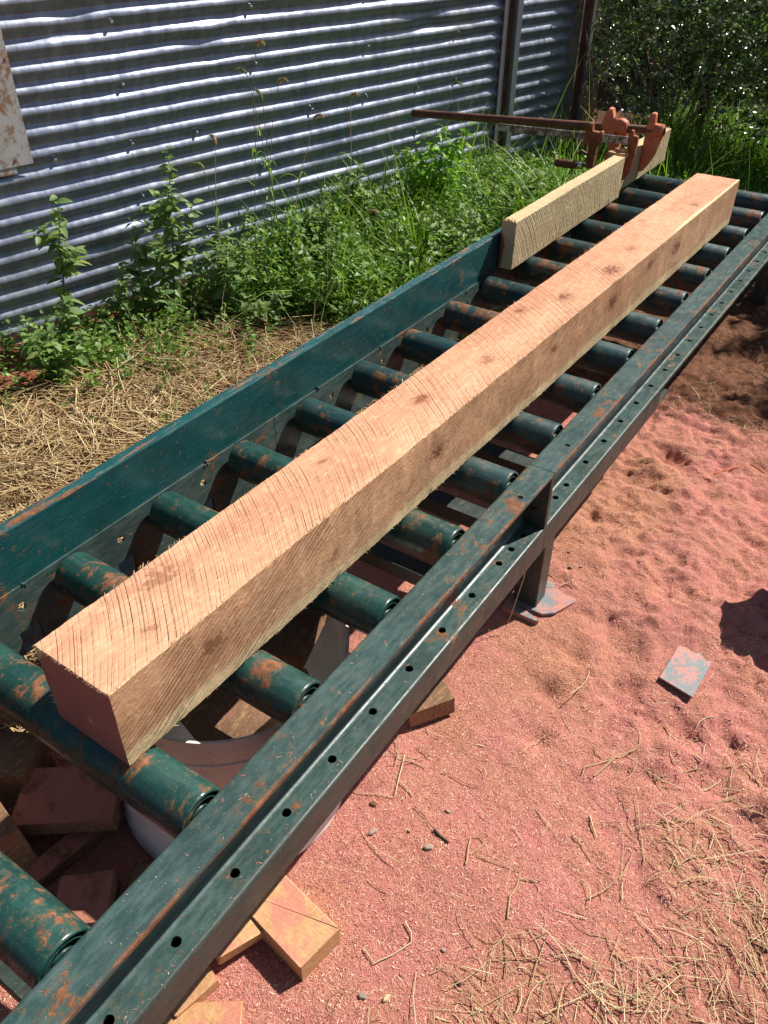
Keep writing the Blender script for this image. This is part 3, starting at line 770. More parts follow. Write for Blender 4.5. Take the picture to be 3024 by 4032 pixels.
# base plate flaring out of the sawdust
mb = MB(); mb.prism([(-.36, .06), (-.288, .072), (-.262, .072), (-.236, .095), (-.2034, .178), (-.245, .172), (-.30, .20), (-.36, .20)], .002, .010, 'z'); mb.build('base_plate', M['plate'], tbl, False)
mb = MB(); mb.prism([(-.36, .034), (-.262, .036), (-.258, .042), (-.30, .056), (-.36, .058)], -.01, .014, 'z'); mb.build('foot_angle', M['plate'], tbl, False)

# ------------------------------------------------------------------ timbers
def timber(name, label, cat, bw, bh, L, loc, rz, mats, seed=1, ny=260, nc=8, wav=.0012, chamfer=None, group=None, tilt=0):
    ys = np.linspace(0, L, ny)
    def loop():
        c = .0015; pts = []
        for k in range(nc+1): pts.append((c+(bw-2*c)*k/nc, 0, 0))        # bottom
        for k in range(nc+1): pts.append((bw, c+(bh-2*c)*k/nc, 1))
        for k in range(nc+1): pts.append((bw-c-(bw-2*c)*k/nc, bh, 2))
        for k in range(nc+1): pts.append((0, bh-c-(bh-2*c)*k/nc, 3))
        return pts
    lp = loop(); n = len(lp)
    V = []; 
    for y in ys:
        for k, (x, z, f) in enumerate(lp):
            wob = wav*(vnoise(y*14, k*.6, seed)*2) + wav*.9*(vnoise(y*90, k*.9, seed+3)*2)
            lf = wav*2.2*float(vnoise(y*2.2, f*5.0, seed+7))
            dx = dz = 0
            if f == 1: dx = wob+lf
            if f == 3: dx = -wob+lf*1.5
            if f == 2: dz = wob+lf
            V.append((x+dx, y, max(z+dz, 0)))
    F = []; mi = []
    for i in range(ny-1):
        for k in range(n):
            l = (k+1) % n
            F.append((i*n+k, i*n+l, (i+1)*n+l, (i+1)*n+k)); f = lp[k][2]; mi.append(0 if f == 2 else 1)
    mb = MB(); mb.v = V; mb.f = F; mb.m = mi
    b = len(mb.v)
    mb.f.append(tuple(range(n-1, -1, -1))); mb.m.append(2)
    mb.f.append(tuple(range((ny-1)*n, ny*n))); mb.m.append(2)
    o = mb.build(name, mats, None, True, 25, recalc=True)
    o.location = loc; o.rotation_euler = (0, tilt, rz)
    return setp(o, label, cat, group)
ZT = RZC+RR+.0006
byaw = -math.atan2(.0465, 3.0)
beam_root = thing('sawn_beam', 'long reddish square sawn timber lying diagonally across the green rollers', 'timber')
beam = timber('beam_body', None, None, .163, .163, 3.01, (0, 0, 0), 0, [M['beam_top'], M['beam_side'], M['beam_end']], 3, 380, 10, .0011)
beam.parent = beam_root
beam_root.location = (-.6445, -1.0195, ZT); beam_root.rotation_euler = (0, 0, byaw)
# splinters along the beam's left top arris and at its near corner
mb = MB()
for i in range(150):
    y = random.choice([random.uniform(0, 3), random.gauss(.22, .06), random.gauss(2.35, .12), random.gauss(1.95, .06), random.gauss(.95, .04)])
    if not 0 < y < 3: continue
    L = random.uniform(.002, .007) if random.random() < .88 else random.uniform(.008, .016)
    a = random.uniform(-.6, 1.2); x = -.001+random.uniform(-.001, .003)
    p0 = Vector((x, y, .1625)); p1 = p0+Vector((-L*math.cos(a)*.6, L*random.uniform(-.8, .8), L*abs(math.sin(a))*.5+.001))
    mb.tube([p0, (p0+p1)/2+Vector((0, 0, .0008)), p1], [.0007, .0006, .0002], 3)
for i in range(60):
    t = random.random(); p0 = Vector((t*.163, 0, .163)); L = random.uniform(.002, .006)
    mb.tube([p0, p0+Vector((random.uniform(-.3, .3)*L, -L, L*.2))], [.0005, .0002], 3)
for i in range(60):
    y = random.uniform(0, 1.5); L = random.uniform(.002, .007); p0 = Vector((.163, y, .001)); mb.tube([p0, p0+Vector((L*.7, random.uniform(-1, 1)*L, -L*.3))], [.0005, .0002], 3)
for i in range(7):
    p0 = Vector((.012, .002, .035+.004*i)); L = random.uniform(.008, .016); mb.tube([p0, p0+Vector((-L*.9, -L*.4, -L*.2))], [.0008, .0003], 3)
sp = mb.build('splinter', M['straw_pale'], beam_root); sp['kind'] = 'stuff'

brd = thing('short_board', 'pale yellow short board standing on edge against the green guard, nearest the clamps', 'board')
o = timber('board_body', None, None, .050, .160, .985, (0, 0, 0), 0, [M['yel_top'], M['yel_side'], M['yel_end']], 9, 160, 6, .0009); o.parent = brd
brd.location = (-.9615, 1.072, ZT); brd.rotation_euler = (0, 0, 0)
mb = MB()
for i in range(60):
    p0 = Vector((random.uniform(0, .05), random.uniform(-.001, .006), .159)); L = random.uniform(.004, .013)
    mb.tube([p0, p0+Vector((random.uniform(-.4, .4)*L, -.3*L, L))], [.0009, .0003], 3)
s_ = mb.build('splinter', M['straw'], brd); s_['kind'] = 'stuff'
brd2 = thing('clamped_board', 'pale sawn board end held by the orange clamps behind the short yellow board', 'board')
o = timber('board_body', None, None, .052, .142, .66, (0, 0, 0), 0, [M['yel_top'], M['yel_side'], M['yel_end']], 19, 90, 6, .0014); o.parent = brd2
brd2.location = (-.994, 2.072, ZT)
mb = MB()
for i in range(90):
    p0 = Vector((random.uniform(0, .052), .66, random.uniform(.10, .142))); L = random.uniform(.004, .016)
    mb.tube([p0, p0+Vector((random.uniform(-.5, .5)*L, L*.4, L*.5))], [.0022, .0006], 3)
s_ = mb.build('splinter', M['straw_pale'], brd2); s_['kind'] = 'stuff'
ck = MB(); ck.prism([(0, 0), (.03, -.008), (.07, 0), (.078, .03), (.05, .052), (.01, .045)], 0, .018, 'z'); ck.prism([(.02, .02), (.06, .012), (.07, .04), (.04, .05)], .0182, .030, 'z')
o = ck.build('wood_chunk', M['off_clean'], None, False); o.location = (-.999, 2.09, ZT+.145); setp(o, 'small pale wood chunk lying on the clamped board beside the bar clamp jaw', 'wood scrap')

# ------------------------------------------------------------------ clamps
pc = thing('pipe_clamp', 'rusty pipe clamp with orange cast jaws gripping the clamped board', 'clamp', (0, 2.36, 0))
pR = Vector((-.862, 0, .674)); pL = Vector((-2.13, 0, .592)); pd = (pR-pL).normalized()
mb = MB()
for a, b in ((0, 1),):
    n = 20; vs = []; fs = []
    mb.tube([pL.lerp(pR, t) for t in (0, .003, .5, .997, 1)], [.0165, .018, .018, .018, .0165], 20, cap=False)
    mb.tube([pL.lerp(pR, t) for t in (0, .03)], [.0135, .0135], 20, cap=True)
mb.build('pipe', M['rust_pipe'], pc)
def jaw(pts, th, mat, parent, name='jaw', bev=.004, y=0):
    # chamfered plate in xz
    n = len(pts); c = Vector((sum(p[0] for p in pts)/n, sum(p[1] for p in pts)/n))
    def sh(e): 
        out = []
        for i in range(n):
            a = Vector(pts[i-1]); b = Vector(pts[i]); d = Vector(pts[(i+1) % n])
            n0 = Vector((-(b-a).y, (b-a).x)).normalized(); n1 = Vector((-(d-b).y, (d-b).x)).normalized(); m_ = (n0+n1)
            m_ = m_.normalized() if m_.length > 1e-6 else n0
            out.append(b+m_*e)
        return out
    area = sum(pts[i-1][0]*pts[i][1]-pts[i][0]*pts[i-1][1] for i in range(n))
    e = bev if area > 0 else -bev
    P0 = sh(0); P1 = sh(e)
    vs = [(p.x, y-th/2, p.y) for p in P1]+[(p.x, y-th/2+bev, p.y) for p in P0]+[(p.x, y+th/2-bev, p.y) for p in P0]+[(p.x, y+th/2, p.y) for p in P1]
    fs = [tuple(range(n)), tuple(range(4*n-1, 3*n-1, -1))]
    for k in range(3):
        for i in range(n):
            j = (i+1) % n; fs.append((k*n+i, (k+1)*n+i, (k+1)*n+j, k*n+j))
    mb = MB(); mb.add(vs, fs); return mb.build(name, M[mat], parent, True, 28)
fj = jaw([(-.941, .505), (-.936, .500), (-.925, .504), (-.905, .535), (-.885, .575), (-.872, .625), (-.868, .652), (-.868, .690), (-.880, .697), (-.905, .699), (-.908, .735), (-.912, .740), (-.926, .740), (-.930, .736), (-.933, .700), (-.939, .680)], .034, 'orange', pc, 'fixed_jaw')
mb = MB(); mb.tube([(-.905, 0, .6712), (-.866, 0, .6738)], [.027, .027], 20, cap=False); mb.tube([(-.868, 0, .6737), (-.864, 0, .6739)], [.027, .021], 20, cap=False); mb.build('jaw_collar', M['orange'], fj)
sj = jaw([(-1.052, .500), (-1.04, .498), (-1.036, .52), (-1.045, .57), (-1.046, .62), (-1.030, .655), (-1.024, .672), (-1.030, .690), (-1.050, .700), (-1.068, .699), (-1.084, .690), (-1.092, .712), (-1.100, .735), (-1.114, .738), (-1.122, .728), (-1.132, .70), (-1.140, .66), (-1.118, .635), (-1.10, .62), (-1.09, .57), (-1.105, .54), (-1.10, .52)], .040, 'orange', pc, 'sliding_jaw')
mb = MB(); mb.tube([(-1.062, 0, .660), (-1.022, 0, .6625)], [.029, .029], 20, cap=False); mb.tube([(-1.024, 0, .6625), (-1.021, 0, .6627)], [.029, .020], 20, cap=False); mb.build('jaw_collar', M['orange'], sj)
mb = MB(); mb.box((-.006, -.010, -.032), (.004, .010, .036), M=Matrix.Translation((-1.078, -.004, .705)) @ Matrix.Rotation(.55, 4, 'Y'), bev=.002); mb.build('release_lever', M['steel'], sj)
mb = MB(); mb.lathe([(-.022, 0), (-.022, .006), (-.0205, .006), (-.0205, 0)], 12, 'y', c=(-1.066, 0, .64)); mb.build('rivet', M['dark_bolt'], sj)
for (a, b) in (((-.995, .555), (-1.036, .552)),):
    mb = MB(); mb.tube([(a[0], 0, a[1]), (b[0], 0, b[1])], .012, 12); mb.build('pad', M['orange_rust'], pc)

bc = thing('bar_clamp', 'old bar clamp with flat patchy bar, in front of the pipe clamp', 'clamp', (0, 2.155, 0))
mb = MB(); mb.box((0, -.004, -.015), (.622, .004, .015), M=Matrix.Translation((-1.545, 0, .640)) @ Matrix.Rotation(-math.atan2(.026, .62), 4, 'Y'), bev=.001); mb.build('bar', M['bar'], bc)
jaw([(-.941, .512), (-.934, .510), (-.915, .55), (-.905, .60), (-.902, .672), (-.905, .687), (-.922, .690), (-.926, .706), (-.934, .708), (-.940, .700), (-.943, .68), (-.941, .60)], .022, 'orange_rust', bc, 'fixed_jaw', .003)
j2 = jaw([(-1.078, .535), (-1.105, .535), (-1.112, .56), (-1.108, .62), (-1.128, .628), (-1.130, .690), (-1.120, .697), (-1.116, .712), (-1.104, .712), (-1.100, .684), (-1.07, .682), (-1.062, .688), (-1.056, .684), (-1.058, .640), (-1.072, .632)], .026, 'orange_rust', bc, 'sliding_jaw', .003)
mb = MB(); mb.tube([(-1.21, 0, .538), (-.998, 0, .545)], .0062, 12); mb.tube([(-1.004, 0, .545), (-.9945, 0, .5453)], [.013, .014], 14); mb.build('screw_rod', M['rust_pipe'], bc)
mb = MB(); mb.tube([(-1.255, 0, .533), (-1.253, 0, .533), (-1.24, 0, .5335), (-1.15, 0, .537), (-1.142, 0, .5372)], [.010, .014, .0175, .0165, .014], 16); mb.build('handle', M['rust_pipe'], bc)
mb = MB(); mb.tube([(-1.142, 0, .5373), (-1.126, 0, .538)], .0155, 16); mb.build('ferrule', M['steel'], bc)
mb = MB(); mb.tube([(-1.17, .03, .575), (-1.15, .03, .588), (-1.125, .03, .580), (-1.10, .03, .575)], [.004, .008, .007, .009], 8); mb.build('wing_handle', M['rust_pipe'], bc)

# ------------------------------------------------------------------ tub with offcuts, scraps on the ground
tub = thing('plastic_tub', 'round white plastic tub of offcuts standing under the rollers', 'tub', (-.595, -.730, 0))
mb = MB()
H = .345
mb.lathe([(0.0, .0), (0.0, .205), (.006, .236), (H-.03, .238), (H-.028, .243), (H, .244), (H, .239), (H-.004, .236), (H-.03, .232), (.012, .228), (.010, 0)], 56, 'z')
mb.v = [(a-.038*c/H, b+.057*c/H, c) for a, b, c in mb.v]
mb.build('tub_wall', M['tub'], tub, True, 40)
mb = MB(); mb.lathe([(H-.062, .2375), (H-.060, .2400), (H-.056, .2400), (H-.054, .2378)], 56, 'z'); mb.v = [(a-.038*c/H, b+.057*c/H, c) for a, b, c in mb.v]; mb.build('rim_band', M['tub'], tub, True, 40)
def scrap(label, size, loc, rot, mats='off', name='wood_offcut', cat='offcut', seed=0, parent=None, group=None):
    rnd = random.Random(seed); sx, sy, sz = size
    mb = MB(); mb.box((-sx/2, -sy/2, 0), (sx/2, sy/2, sz), bev=.0015)
    vs = [(x+rnd.uniform(-1, 1)*.002, y+rnd.uniform(-1, 1)*.002, z) for x, y, z in mb.v]; mb.v = vs
    if mats in ('off_rough', 'off_under'): ml = [M[mats], M['off_rough']]  # darker side wood: shade painted in for scraps under the rollers
    elif isinstance(mats, str): ml = [M[mats], M['off_clean']]
    else: ml = [M[m] for m in mats]
    mb.m = [0 if i == 1 else 1 for i in range(len(mb.f))]
    o = mb.build(name, ml, parent, True, 25)
    o.location = loc; o.rotation_euler = rot
    return setp(o, label, cat, group)
R_ = math.radians
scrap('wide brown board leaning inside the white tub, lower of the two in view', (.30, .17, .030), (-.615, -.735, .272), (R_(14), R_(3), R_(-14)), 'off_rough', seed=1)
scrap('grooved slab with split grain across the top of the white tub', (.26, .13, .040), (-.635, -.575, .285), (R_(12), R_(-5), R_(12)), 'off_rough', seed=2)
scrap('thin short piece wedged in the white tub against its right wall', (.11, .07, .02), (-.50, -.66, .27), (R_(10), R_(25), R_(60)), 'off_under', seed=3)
scrap('narrow stick poking out of the far side of the white tub', (.26, .035, .025), (-.68, -.53, .32), (R_(6), R_(-10), R_(34)), 'off_clean', seed=4)
scrap('flat rectangular block dusted with sawdust, largest one right of the rail', (.21, .094, .052), (-.318, -.915, -.003), (0, 0, R_(-9)), 'off', seed=5)
scrap('tilted sawdusty block half under the rail, left of the largest block', (.12, .105, .026), (-.388, -.975, .022), (R_(-6), R_(3), R_(-20)), 'off', seed=6)
scrap('thin orange edged offcut under the rail below the tilted block', (.14, .085, .022), (-.413, -1.085, -.002), (R_(3), 0, R_(-14)), 'off', seed=7)
scrap('flat sawdust covered board at the bottom edge of the yard', (.17, .11, .014), (-.318, -1.155, -.003), (0, 0, R_(36)), 'off', seed=8)
scrap('red brown offcut sticking out from under the rail near the middle', (.17, .115, .048), (-.395, -.325, -.004), (R_(2), R_(-3), R_(-34)), 'off_rough', seed=9)
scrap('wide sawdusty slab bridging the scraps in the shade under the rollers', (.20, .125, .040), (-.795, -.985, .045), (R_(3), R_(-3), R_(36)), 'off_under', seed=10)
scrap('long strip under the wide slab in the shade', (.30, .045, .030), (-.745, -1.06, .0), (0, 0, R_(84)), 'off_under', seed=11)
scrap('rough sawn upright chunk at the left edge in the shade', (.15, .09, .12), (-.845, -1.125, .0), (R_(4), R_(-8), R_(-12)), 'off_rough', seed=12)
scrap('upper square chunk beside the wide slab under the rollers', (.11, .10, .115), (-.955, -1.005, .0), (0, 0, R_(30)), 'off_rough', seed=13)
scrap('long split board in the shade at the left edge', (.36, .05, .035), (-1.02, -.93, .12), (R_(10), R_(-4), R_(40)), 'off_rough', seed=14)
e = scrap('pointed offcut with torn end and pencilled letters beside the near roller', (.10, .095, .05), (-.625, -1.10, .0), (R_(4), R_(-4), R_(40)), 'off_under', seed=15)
cu = bpy.data.curves.new('pencil_mark', 'FONT'); cu.body = 'XEI'; cu.size = .016; cu.extrude = .0002
to = bpy.data.objects.new('pencil_mark', cu); tm = bpy.data.meshes.new_from_object(to); bpy.data.objects.remove(to); to = link('pencil_mark', tm); tm.materials.clear(); tm.materials.append(M['ink']); to.parent = e; to.location = (.0512, -.035, .016); to.rotation_euler = (PI/2, 0, PI/2)
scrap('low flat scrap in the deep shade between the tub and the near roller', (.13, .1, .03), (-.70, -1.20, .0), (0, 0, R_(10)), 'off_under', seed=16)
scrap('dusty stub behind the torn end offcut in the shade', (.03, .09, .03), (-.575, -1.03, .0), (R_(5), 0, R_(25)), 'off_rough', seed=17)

# steel plate in the sawdust
mb = MB()
mb.prism([(0, 0), (.085, -.012), (.085, .135), (.06, .15), (0, .15)], 0, .004, 'z')
o = mb.build('steel_plate', M['plate'], None, False); o.location = (.063, .032, .010); o.rotation_euler = (R_(-3.5), R_(1), R_(-2)); setp(o, 'bluish steel plate half buried in the pink sawdust', 'metal plate')

# unseen shadow caster right of the picture, outline shaped to shade the sawdust
mc = thing('shadow_caster', 'unseen dark steel deck on legs beyond the right edge, added to cast its shadow', 'machine', (.25, .66, 0))
PL = [(.0015, .002), (.0575, .106), (.52, .15), (.52, -.11), (.1665, -.1035), (.0455, -.121)]
mb = MB(); mb.prism(PL, .335, .392, 'z'); mb.build('deck', M['caster'], mc, False)
mb = MB(); mb.prism([(a*.985+.002, b*.985) for a, b in PL], .3921, .40, 'z'); mb.build('deck_plate', M['caster'], mc, False)
mb = MB(); mb.box((.20, -.05, .4002), (.46, .09, .50), bev=.012); mb.build('caster_box', M['caster'], mc)
for (a, b) in ((.17, -.08), (.46, -.08), (.17, .07), (.46, .09)):
    mb = MB(); mb.box((a, b, -.03), (a+.035, b+.035, .3345)); mb.build('leg', M['caster'], mc, False)
mb = MB(); mb.tube([(.26, .02, .495), (.26, .02, .53), (.40, .02, .53), (.40, .02, .495)], .007, 8); mb.build('handle', M['steel'], mc)

#@@VEG
# ------------------------------------------------------------------ vegetation helpers
def rot_frames(az, el):
    d = np.stack([np.cos(az)*np.cos(el), np.sin(az)*np.cos(el), np.sin(el)], -1)
    s = np.stack([-np.sin(az), np.cos(az), np.zeros_like(az)], -1)
    return d, s, np.cross(s, d)*-1
def blades(name, P, H, W, az, lean, bend, mats, mi=None, parent=None, K=4):
    """curved grass blades; P (n,3) base, H height, W width, az direction of bend, lean start, bend curvature"""
    n = len(P); t = np.linspace(0, 1, K)
    ang = lean[:, None] + bend[:, None]*t[None, :]                   # angle from vertical
    seg = H[:, None]/(K-1)
    dx = np.sin(ang)*seg; dz = np.cos(ang)*seg
    rx = np.concatenate([np.zeros((n, 1)), np.cumsum(dx[:, 1:], 1)], 1); rz = np.concatenate([np.zeros((n, 1)), np.cumsum(dz[:, 1:], 1)], 1)
    D = np.stack([np.cos(az), np.sin(az)], -1); tw = az+PI/2+RNG.normal(0, .5, n); S = np.stack([np.cos(tw), np.sin(tw)], -1)
    wd = W[:, None]*(1-t[None, :]**1.6)*.5+.0003
    C = np.stack([P[:, 0, None]+D[:, 0, None]*rx, P[:, 1, None]+D[:, 1, None]*rx, P[:, 2, None]+rz], -1)
    Sv = np.stack([S[:, 0, None]*wd, S[:, 1, None]*wd, np.zeros_like(wd)], -1)
    V = np.stack([C-Sv, C+Sv], 2).reshape(-1, 3)
    base = (np.arange(n)*K*2)[:, None] + (np.arange(K-1)*2)[None, :]
    F = np.stack([base, base+1, base+3, base+2], -1).reshape(-1, 4)
    m = None if mi is None else np.repeat(mi, K-1)
    return big_mesh(name, V, F, mats, m, parent, False)
def leaves(name, P, L, W, az, el, mats, parent=None, fold=.25, roll=None):
    n = len(P); d, s, nn = rot_frames(az, el)
    roll = RNG.normal(0, .6, n) if roll is None else roll
    s2 = s*np.cos(roll)[:, None]+nn*np.sin(roll)[:, None]; n2 = -s*np.sin(roll)[:, None]+nn*np.cos(roll)[:, None]
    b = P; tip = P+d*L[:, None]-n2*(L*.12)[:, None]; mid = P+d*(L*.45)[:, None]
    l = mid+s2*(W*.5)[:, None]+n2*(W*fold)[:, None]; r = mid-s2*(W*.5)[:, None]+n2*(W*fold)[:, None]
    V = np.stack([b, l, mid, r, tip], 1).reshape(-1, 3)
    i = np.arange(n)*5
    F = np.concatenate([np.stack([i, i+2, i+1], -1), np.stack([i, i+3, i+2], -1), np.stack([i+1, i+2, i+4], -1), np.stack([i+2, i+3, i+4], -1)])
    return big_mesh(name, V, F, mats, None, parent, False)
def straws(name, P, D0, L, R, bend, mats, parent=None, K=4):
    """thin three sided stalks lying along D0 (unit, n x 3) with a sideways bend"""
    n = len(P); t = np.linspace(-.5, .5, K)
    side = np.cross(D0, np.array([0, 0, 1.0])); side /= np.linalg.norm(side, axis=1)[:, None]+1e-9
    upv = np.cross(side, D0)
    C = P[:, None, :]+D0[:, None, :]*(L[:, None]*t)[..., None]+side[:, None, :]*((bend*L)[:, None]*(t**2*2))[..., None]
    V = []
    for k in range(3):
        a = 2*PI*k/3+.5
        V.append(C+(side*math.cos(a)+upv*math.sin(a))[:, None, :]*R[:, None, None]*(1-.35*(t[None, :, None]+.5)))
    V = np.stack(V, 2).reshape(-1, 3)
    b = (np.arange(n)*K*3)[:, None, None]+(np.arange(K-1)*3)[None, :, None]
    k = np.arange(3)[None, None, :]; l = (k+1) % 3
    F = np.stack([b+k, b+l, b+3+l, b+3+k], -1).reshape(-1, 4)
    return big_mesh(name, V, F, mats, None, parent, False)
def stuff(o, label, cat):
    return setp(o, label, cat, None, 'stuff')
TB = lambda x, y: ((x+2.31)*1.16-(y-.04)*.48)/1.255      # > 0: trampled straw side, < 0: weeds along the fence

# dry straw mat left of the table
N = 36000
x = RNG.uniform(-2.7, -1.0, N); y = RNG.uniform(-1.1, 1.9, N)
t = TB(x, y); dens = np.clip(.4+t*3.0, .05, 1)*np.clip((1.6-y)/.5, .0, 1)*np.clip(.35+1.3*(fbm(x*3, y*3, 3, 77)+.35), .08, 1)
dens *= np.where((x > -1.25) & (y < .1), .55, 1)
k = (RNG.random(N) < dens) & (wall_off(x, y) > .06); x, y = x[k], y[k]; n = len(x)
flow = .5+1.6*fbm(x*1.5, y*1.5, 2, 55)
az = flow+RNG.normal(0, .75, n); el = RNG.normal(0, .13, n); d, _, _ = rot_frames(az, el)
L = RNG.gamma(3.2, .028, n)+.03; z = gz(x, y)+RNG.random(n)**1.6*.045+np.abs(np.sin(el))*L*.5
o = straws('dry_straw_mat', np.stack([x, y, z], -1), d, L*1.35, RNG.uniform(.0010, .0027, n), RNG.normal(0, .25, n), M['straw'])
stuff(o, 'thick mat of dry trampled grass between the weeds and the table', 'dry grass')

# straw scattered on the sawdust at the lower right
cl = [(.23, -.34, .10, 170), (.34, -.37, .10, 300), (.43, -.45, .09, 260), (.22, -.70, .10, 300), (.10, -.84, .09, 260), (.33, -.62, .12, 220), (.30, -.15, .12, 60), (.18, -.14, .09, 40),
      (.42, -.25, .12, 120), (.05, -.95, .09, 150), (.16, -.95, .1, 180), (.3, -.85, .12, 160), (.45, -.62, .12, 200), (-.05, -.55, .25, 26), (.0, -.25, .25, 30), (.05, -.68, .10, 40), (-.33, -.48, .03, 14), (-.3, .22, .04, 10), (0, .9, .3, 30), (-.1, 1.3, .3, 60)]
xs = []; ys = []
for cx, cy, r, c in cl:
    c = int(c*.30)+4; xs.append(RNG.normal(cx, r*.62, c)); ys.append(RNG.normal(cy, r*.62, c))
x = np.concatenate(xs); y = np.concatenate(ys); k = ~((x < -.22) & (y > -1.2) & (y < -.75)); x, y = x[k], y[k]; n = len(x)
az = RNG.uniform(0, PI, n)*.55+1.9+RNG.normal(0, .7, n); el = RNG.normal(0, .07, n); d, _, _ = rot_frames(az, el)
L = RNG.gamma(2.2, .022, n)+.010; z = gz(x, y)+.0015+RNG.random(n)**2*.009+np.abs(np.sin(el))*L*.4
o = straws('scattered_straw', np.stack([x, y, z], -1), d, L, RNG.uniform(.0004, .0014, n), RNG.normal(0, .22, n), M['straw_pale'])
stuff(o, 'loose pale straw scattered over the sawdust at the lower right', 'straw')
# dark fine litter among it
n = 1500; x = RNG.uniform(-.4, .62, n); y = RNG.uniform(-1.3, .2, n); pr_ = np.clip((x*1.2-y*.9-.55)*2.2, .03, 1); k = RNG.random(n) < pr_; x, y = x[k], y[k]; n = len(x)
az = RNG.uniform(0, PI, n); d, _, _ = rot_frames(az, RNG.normal(0, .08, n)); L = RNG.gamma(2, .006, n)+.003
o = straws('dark_litter', np.stack([x, y, gz(x, y)+.0012], -1), d, L, RNG.uniform(.0003, .0008, n), RNG.normal(0, .3, n), M['twig'])
stuff(o, 'fine dark bits of litter strewn on the sawdust', 'litter')
# sawdust flakes
n = 120000; x = RNG.uniform(-1.0, .62, n); y = -1.3+2.7*RNG.random(n)**1.5
k = (RNG.random(n) < np.where(x < -.42, .4, 1)); x, y = x[k], y[k]; n = len(x)
az = RNG.uniform(0, 2*PI, n); el = RNG.normal(0, .25, n); L = (RNG.gamma(3, .0009, n)+.0012)*np.where(y < 0, 1.25, 1); W = RNG.uniform(.0006, .0014, n)
d, s_, nn = rot_frames(az, el); P = np.stack([x, y, gz(x, y)+.0006+RNG.random(n)*.0008], -1); s_ = s_+nn*RNG.normal(0, .35, n)[:, None]
V = np.stack([P-d*L[:, None]*.5-s_*W[:, None]*.5, P+d*L[:, None]*.5-s_*W[:, None]*.3, P+d*L[:, None]*.5+s_*W[:, None]*.5, P-d*L[:, None]*.5+s_*W[:, None]*.5], 1).reshape(-1, 3)
i = np.arange(n)*4
o = big_mesh('sawdust_flakes', V, np.stack([i, i+1, i+2, i+3], -1), M['chip']); stuff(o, 'coarse pink sawdust flakes lying loose over the yard', 'sawdust')
# chips fallen on the machine parts
n = 380; side = RNG.random(n); y = RNG.uniform(-1.4, 1.4, n)
x = np.where(side < .5, RNG.uniform(XI+.004, XO-.003, n), RNG.uniform(XI+.045, XO-.004, n)); z = np.where(side < .5, .4606, .3026)
az = RNG.uniform(0, PI, n); d, s_, nn = rot_frames(az, RNG.normal(0, .1, n)); L = RNG.gamma(2, .0011, n)+.0008; W = RNG.uniform(.0004, .0009, n)
P = np.stack([x, y, z+.0003], -1)
V = np.stack([P-d*L[:, None]*.5-s_*W[:, None]*.5, P+d*L[:, None]*.5-s_*W[:, None]*.5, P+d*L[:, None]*.5+s_*W[:, None]*.5, P-d*L[:, None]*.5+s_*W[:, None]*.5], 1).reshape(-1, 3)
i = np.arange(n)*4
o = big_mesh('fallen_sawdust', V, np.stack([i, i+1, i+2, i+3], -1), M['chip']); stuff(o, 'specks of sawdust lying on the flanges of the green side rail', 'sawdust')

# green grass
N = 84000
x = RNG.uniform(-2.45, .9, N); y = RNG.uniform(.9, 5.6, N)
woff = wall_off(x, y); t = TB(x, y)
dens = np.clip((y-1.0+.35*fbm(x*2, y*2, 2, 3)-np.clip(t, 0, 1)*.6)/.45, 0, 1)
dens = np.where(x > -1.04, np.where((y > 2.75+.25*fbm(x*3, y, 2, 8)) & (x < .7), .55, 0), dens)
clump = fbm(x*3.0, y*3.0, 3, 91); dens = dens*np.clip(.42+2.6*(clump+.22), .06, 1)
k = (RNG.random(N) < dens) & (woff > .03); x, y = x[k], y[k]; n = len(x); woff = woff[k]
Hh = (RNG.gamma(5, .026, n)+.04)*(1+.75*np.clip(y-1.5, 0, .8))*np.clip(1.1-.5*np.clip((x+1.5), 0, .6), .5, 1.2)
Hh = np.where(y > 3.0, Hh*.8, Hh)*np.clip(1.0+1.6*clump[k], .6, 1.7)
o = blades('green_grass', np.stack([x, y, gz(x, y)-.01], -1), Hh, RNG.uniform(.005, .014, n), RNG.uniform(0, 2*PI, n), np.abs(RNG.normal(.2, .25, n)), np.abs(RNG.normal(1.3, .7, n)), M['grass'], K=5)
stuff(o, 'dense bright green grass growing between the fence and the far half of the table', 'grass')
# dry stalks in the grass
n = 900; x = RNG.uniform(-2.3, -1.1, n); y = RNG.uniform(.3, 2.6, n); k = wall_off(x, y) > .05; x, y = x[k], y[k]; n = len(x)
az = RNG.uniform(0, 2*PI, n); el = np.abs(RNG.normal(.25, .35, n)); d, _, _ = rot_frames(az, el); L = RNG.uniform(.08, .30, n)
o = straws('dry_grass_stalks', np.stack([x, y, gz(x, y)+.03+np.sin(el)*L*.5+RNG.random(n)*.04], -1), d, L, RNG.uniform(.0006, .0015, n), RNG.normal(0, .2, n), M['straw'])
stuff(o, 'dry stalks tangled among the green grass and weeds', 'dry grass')
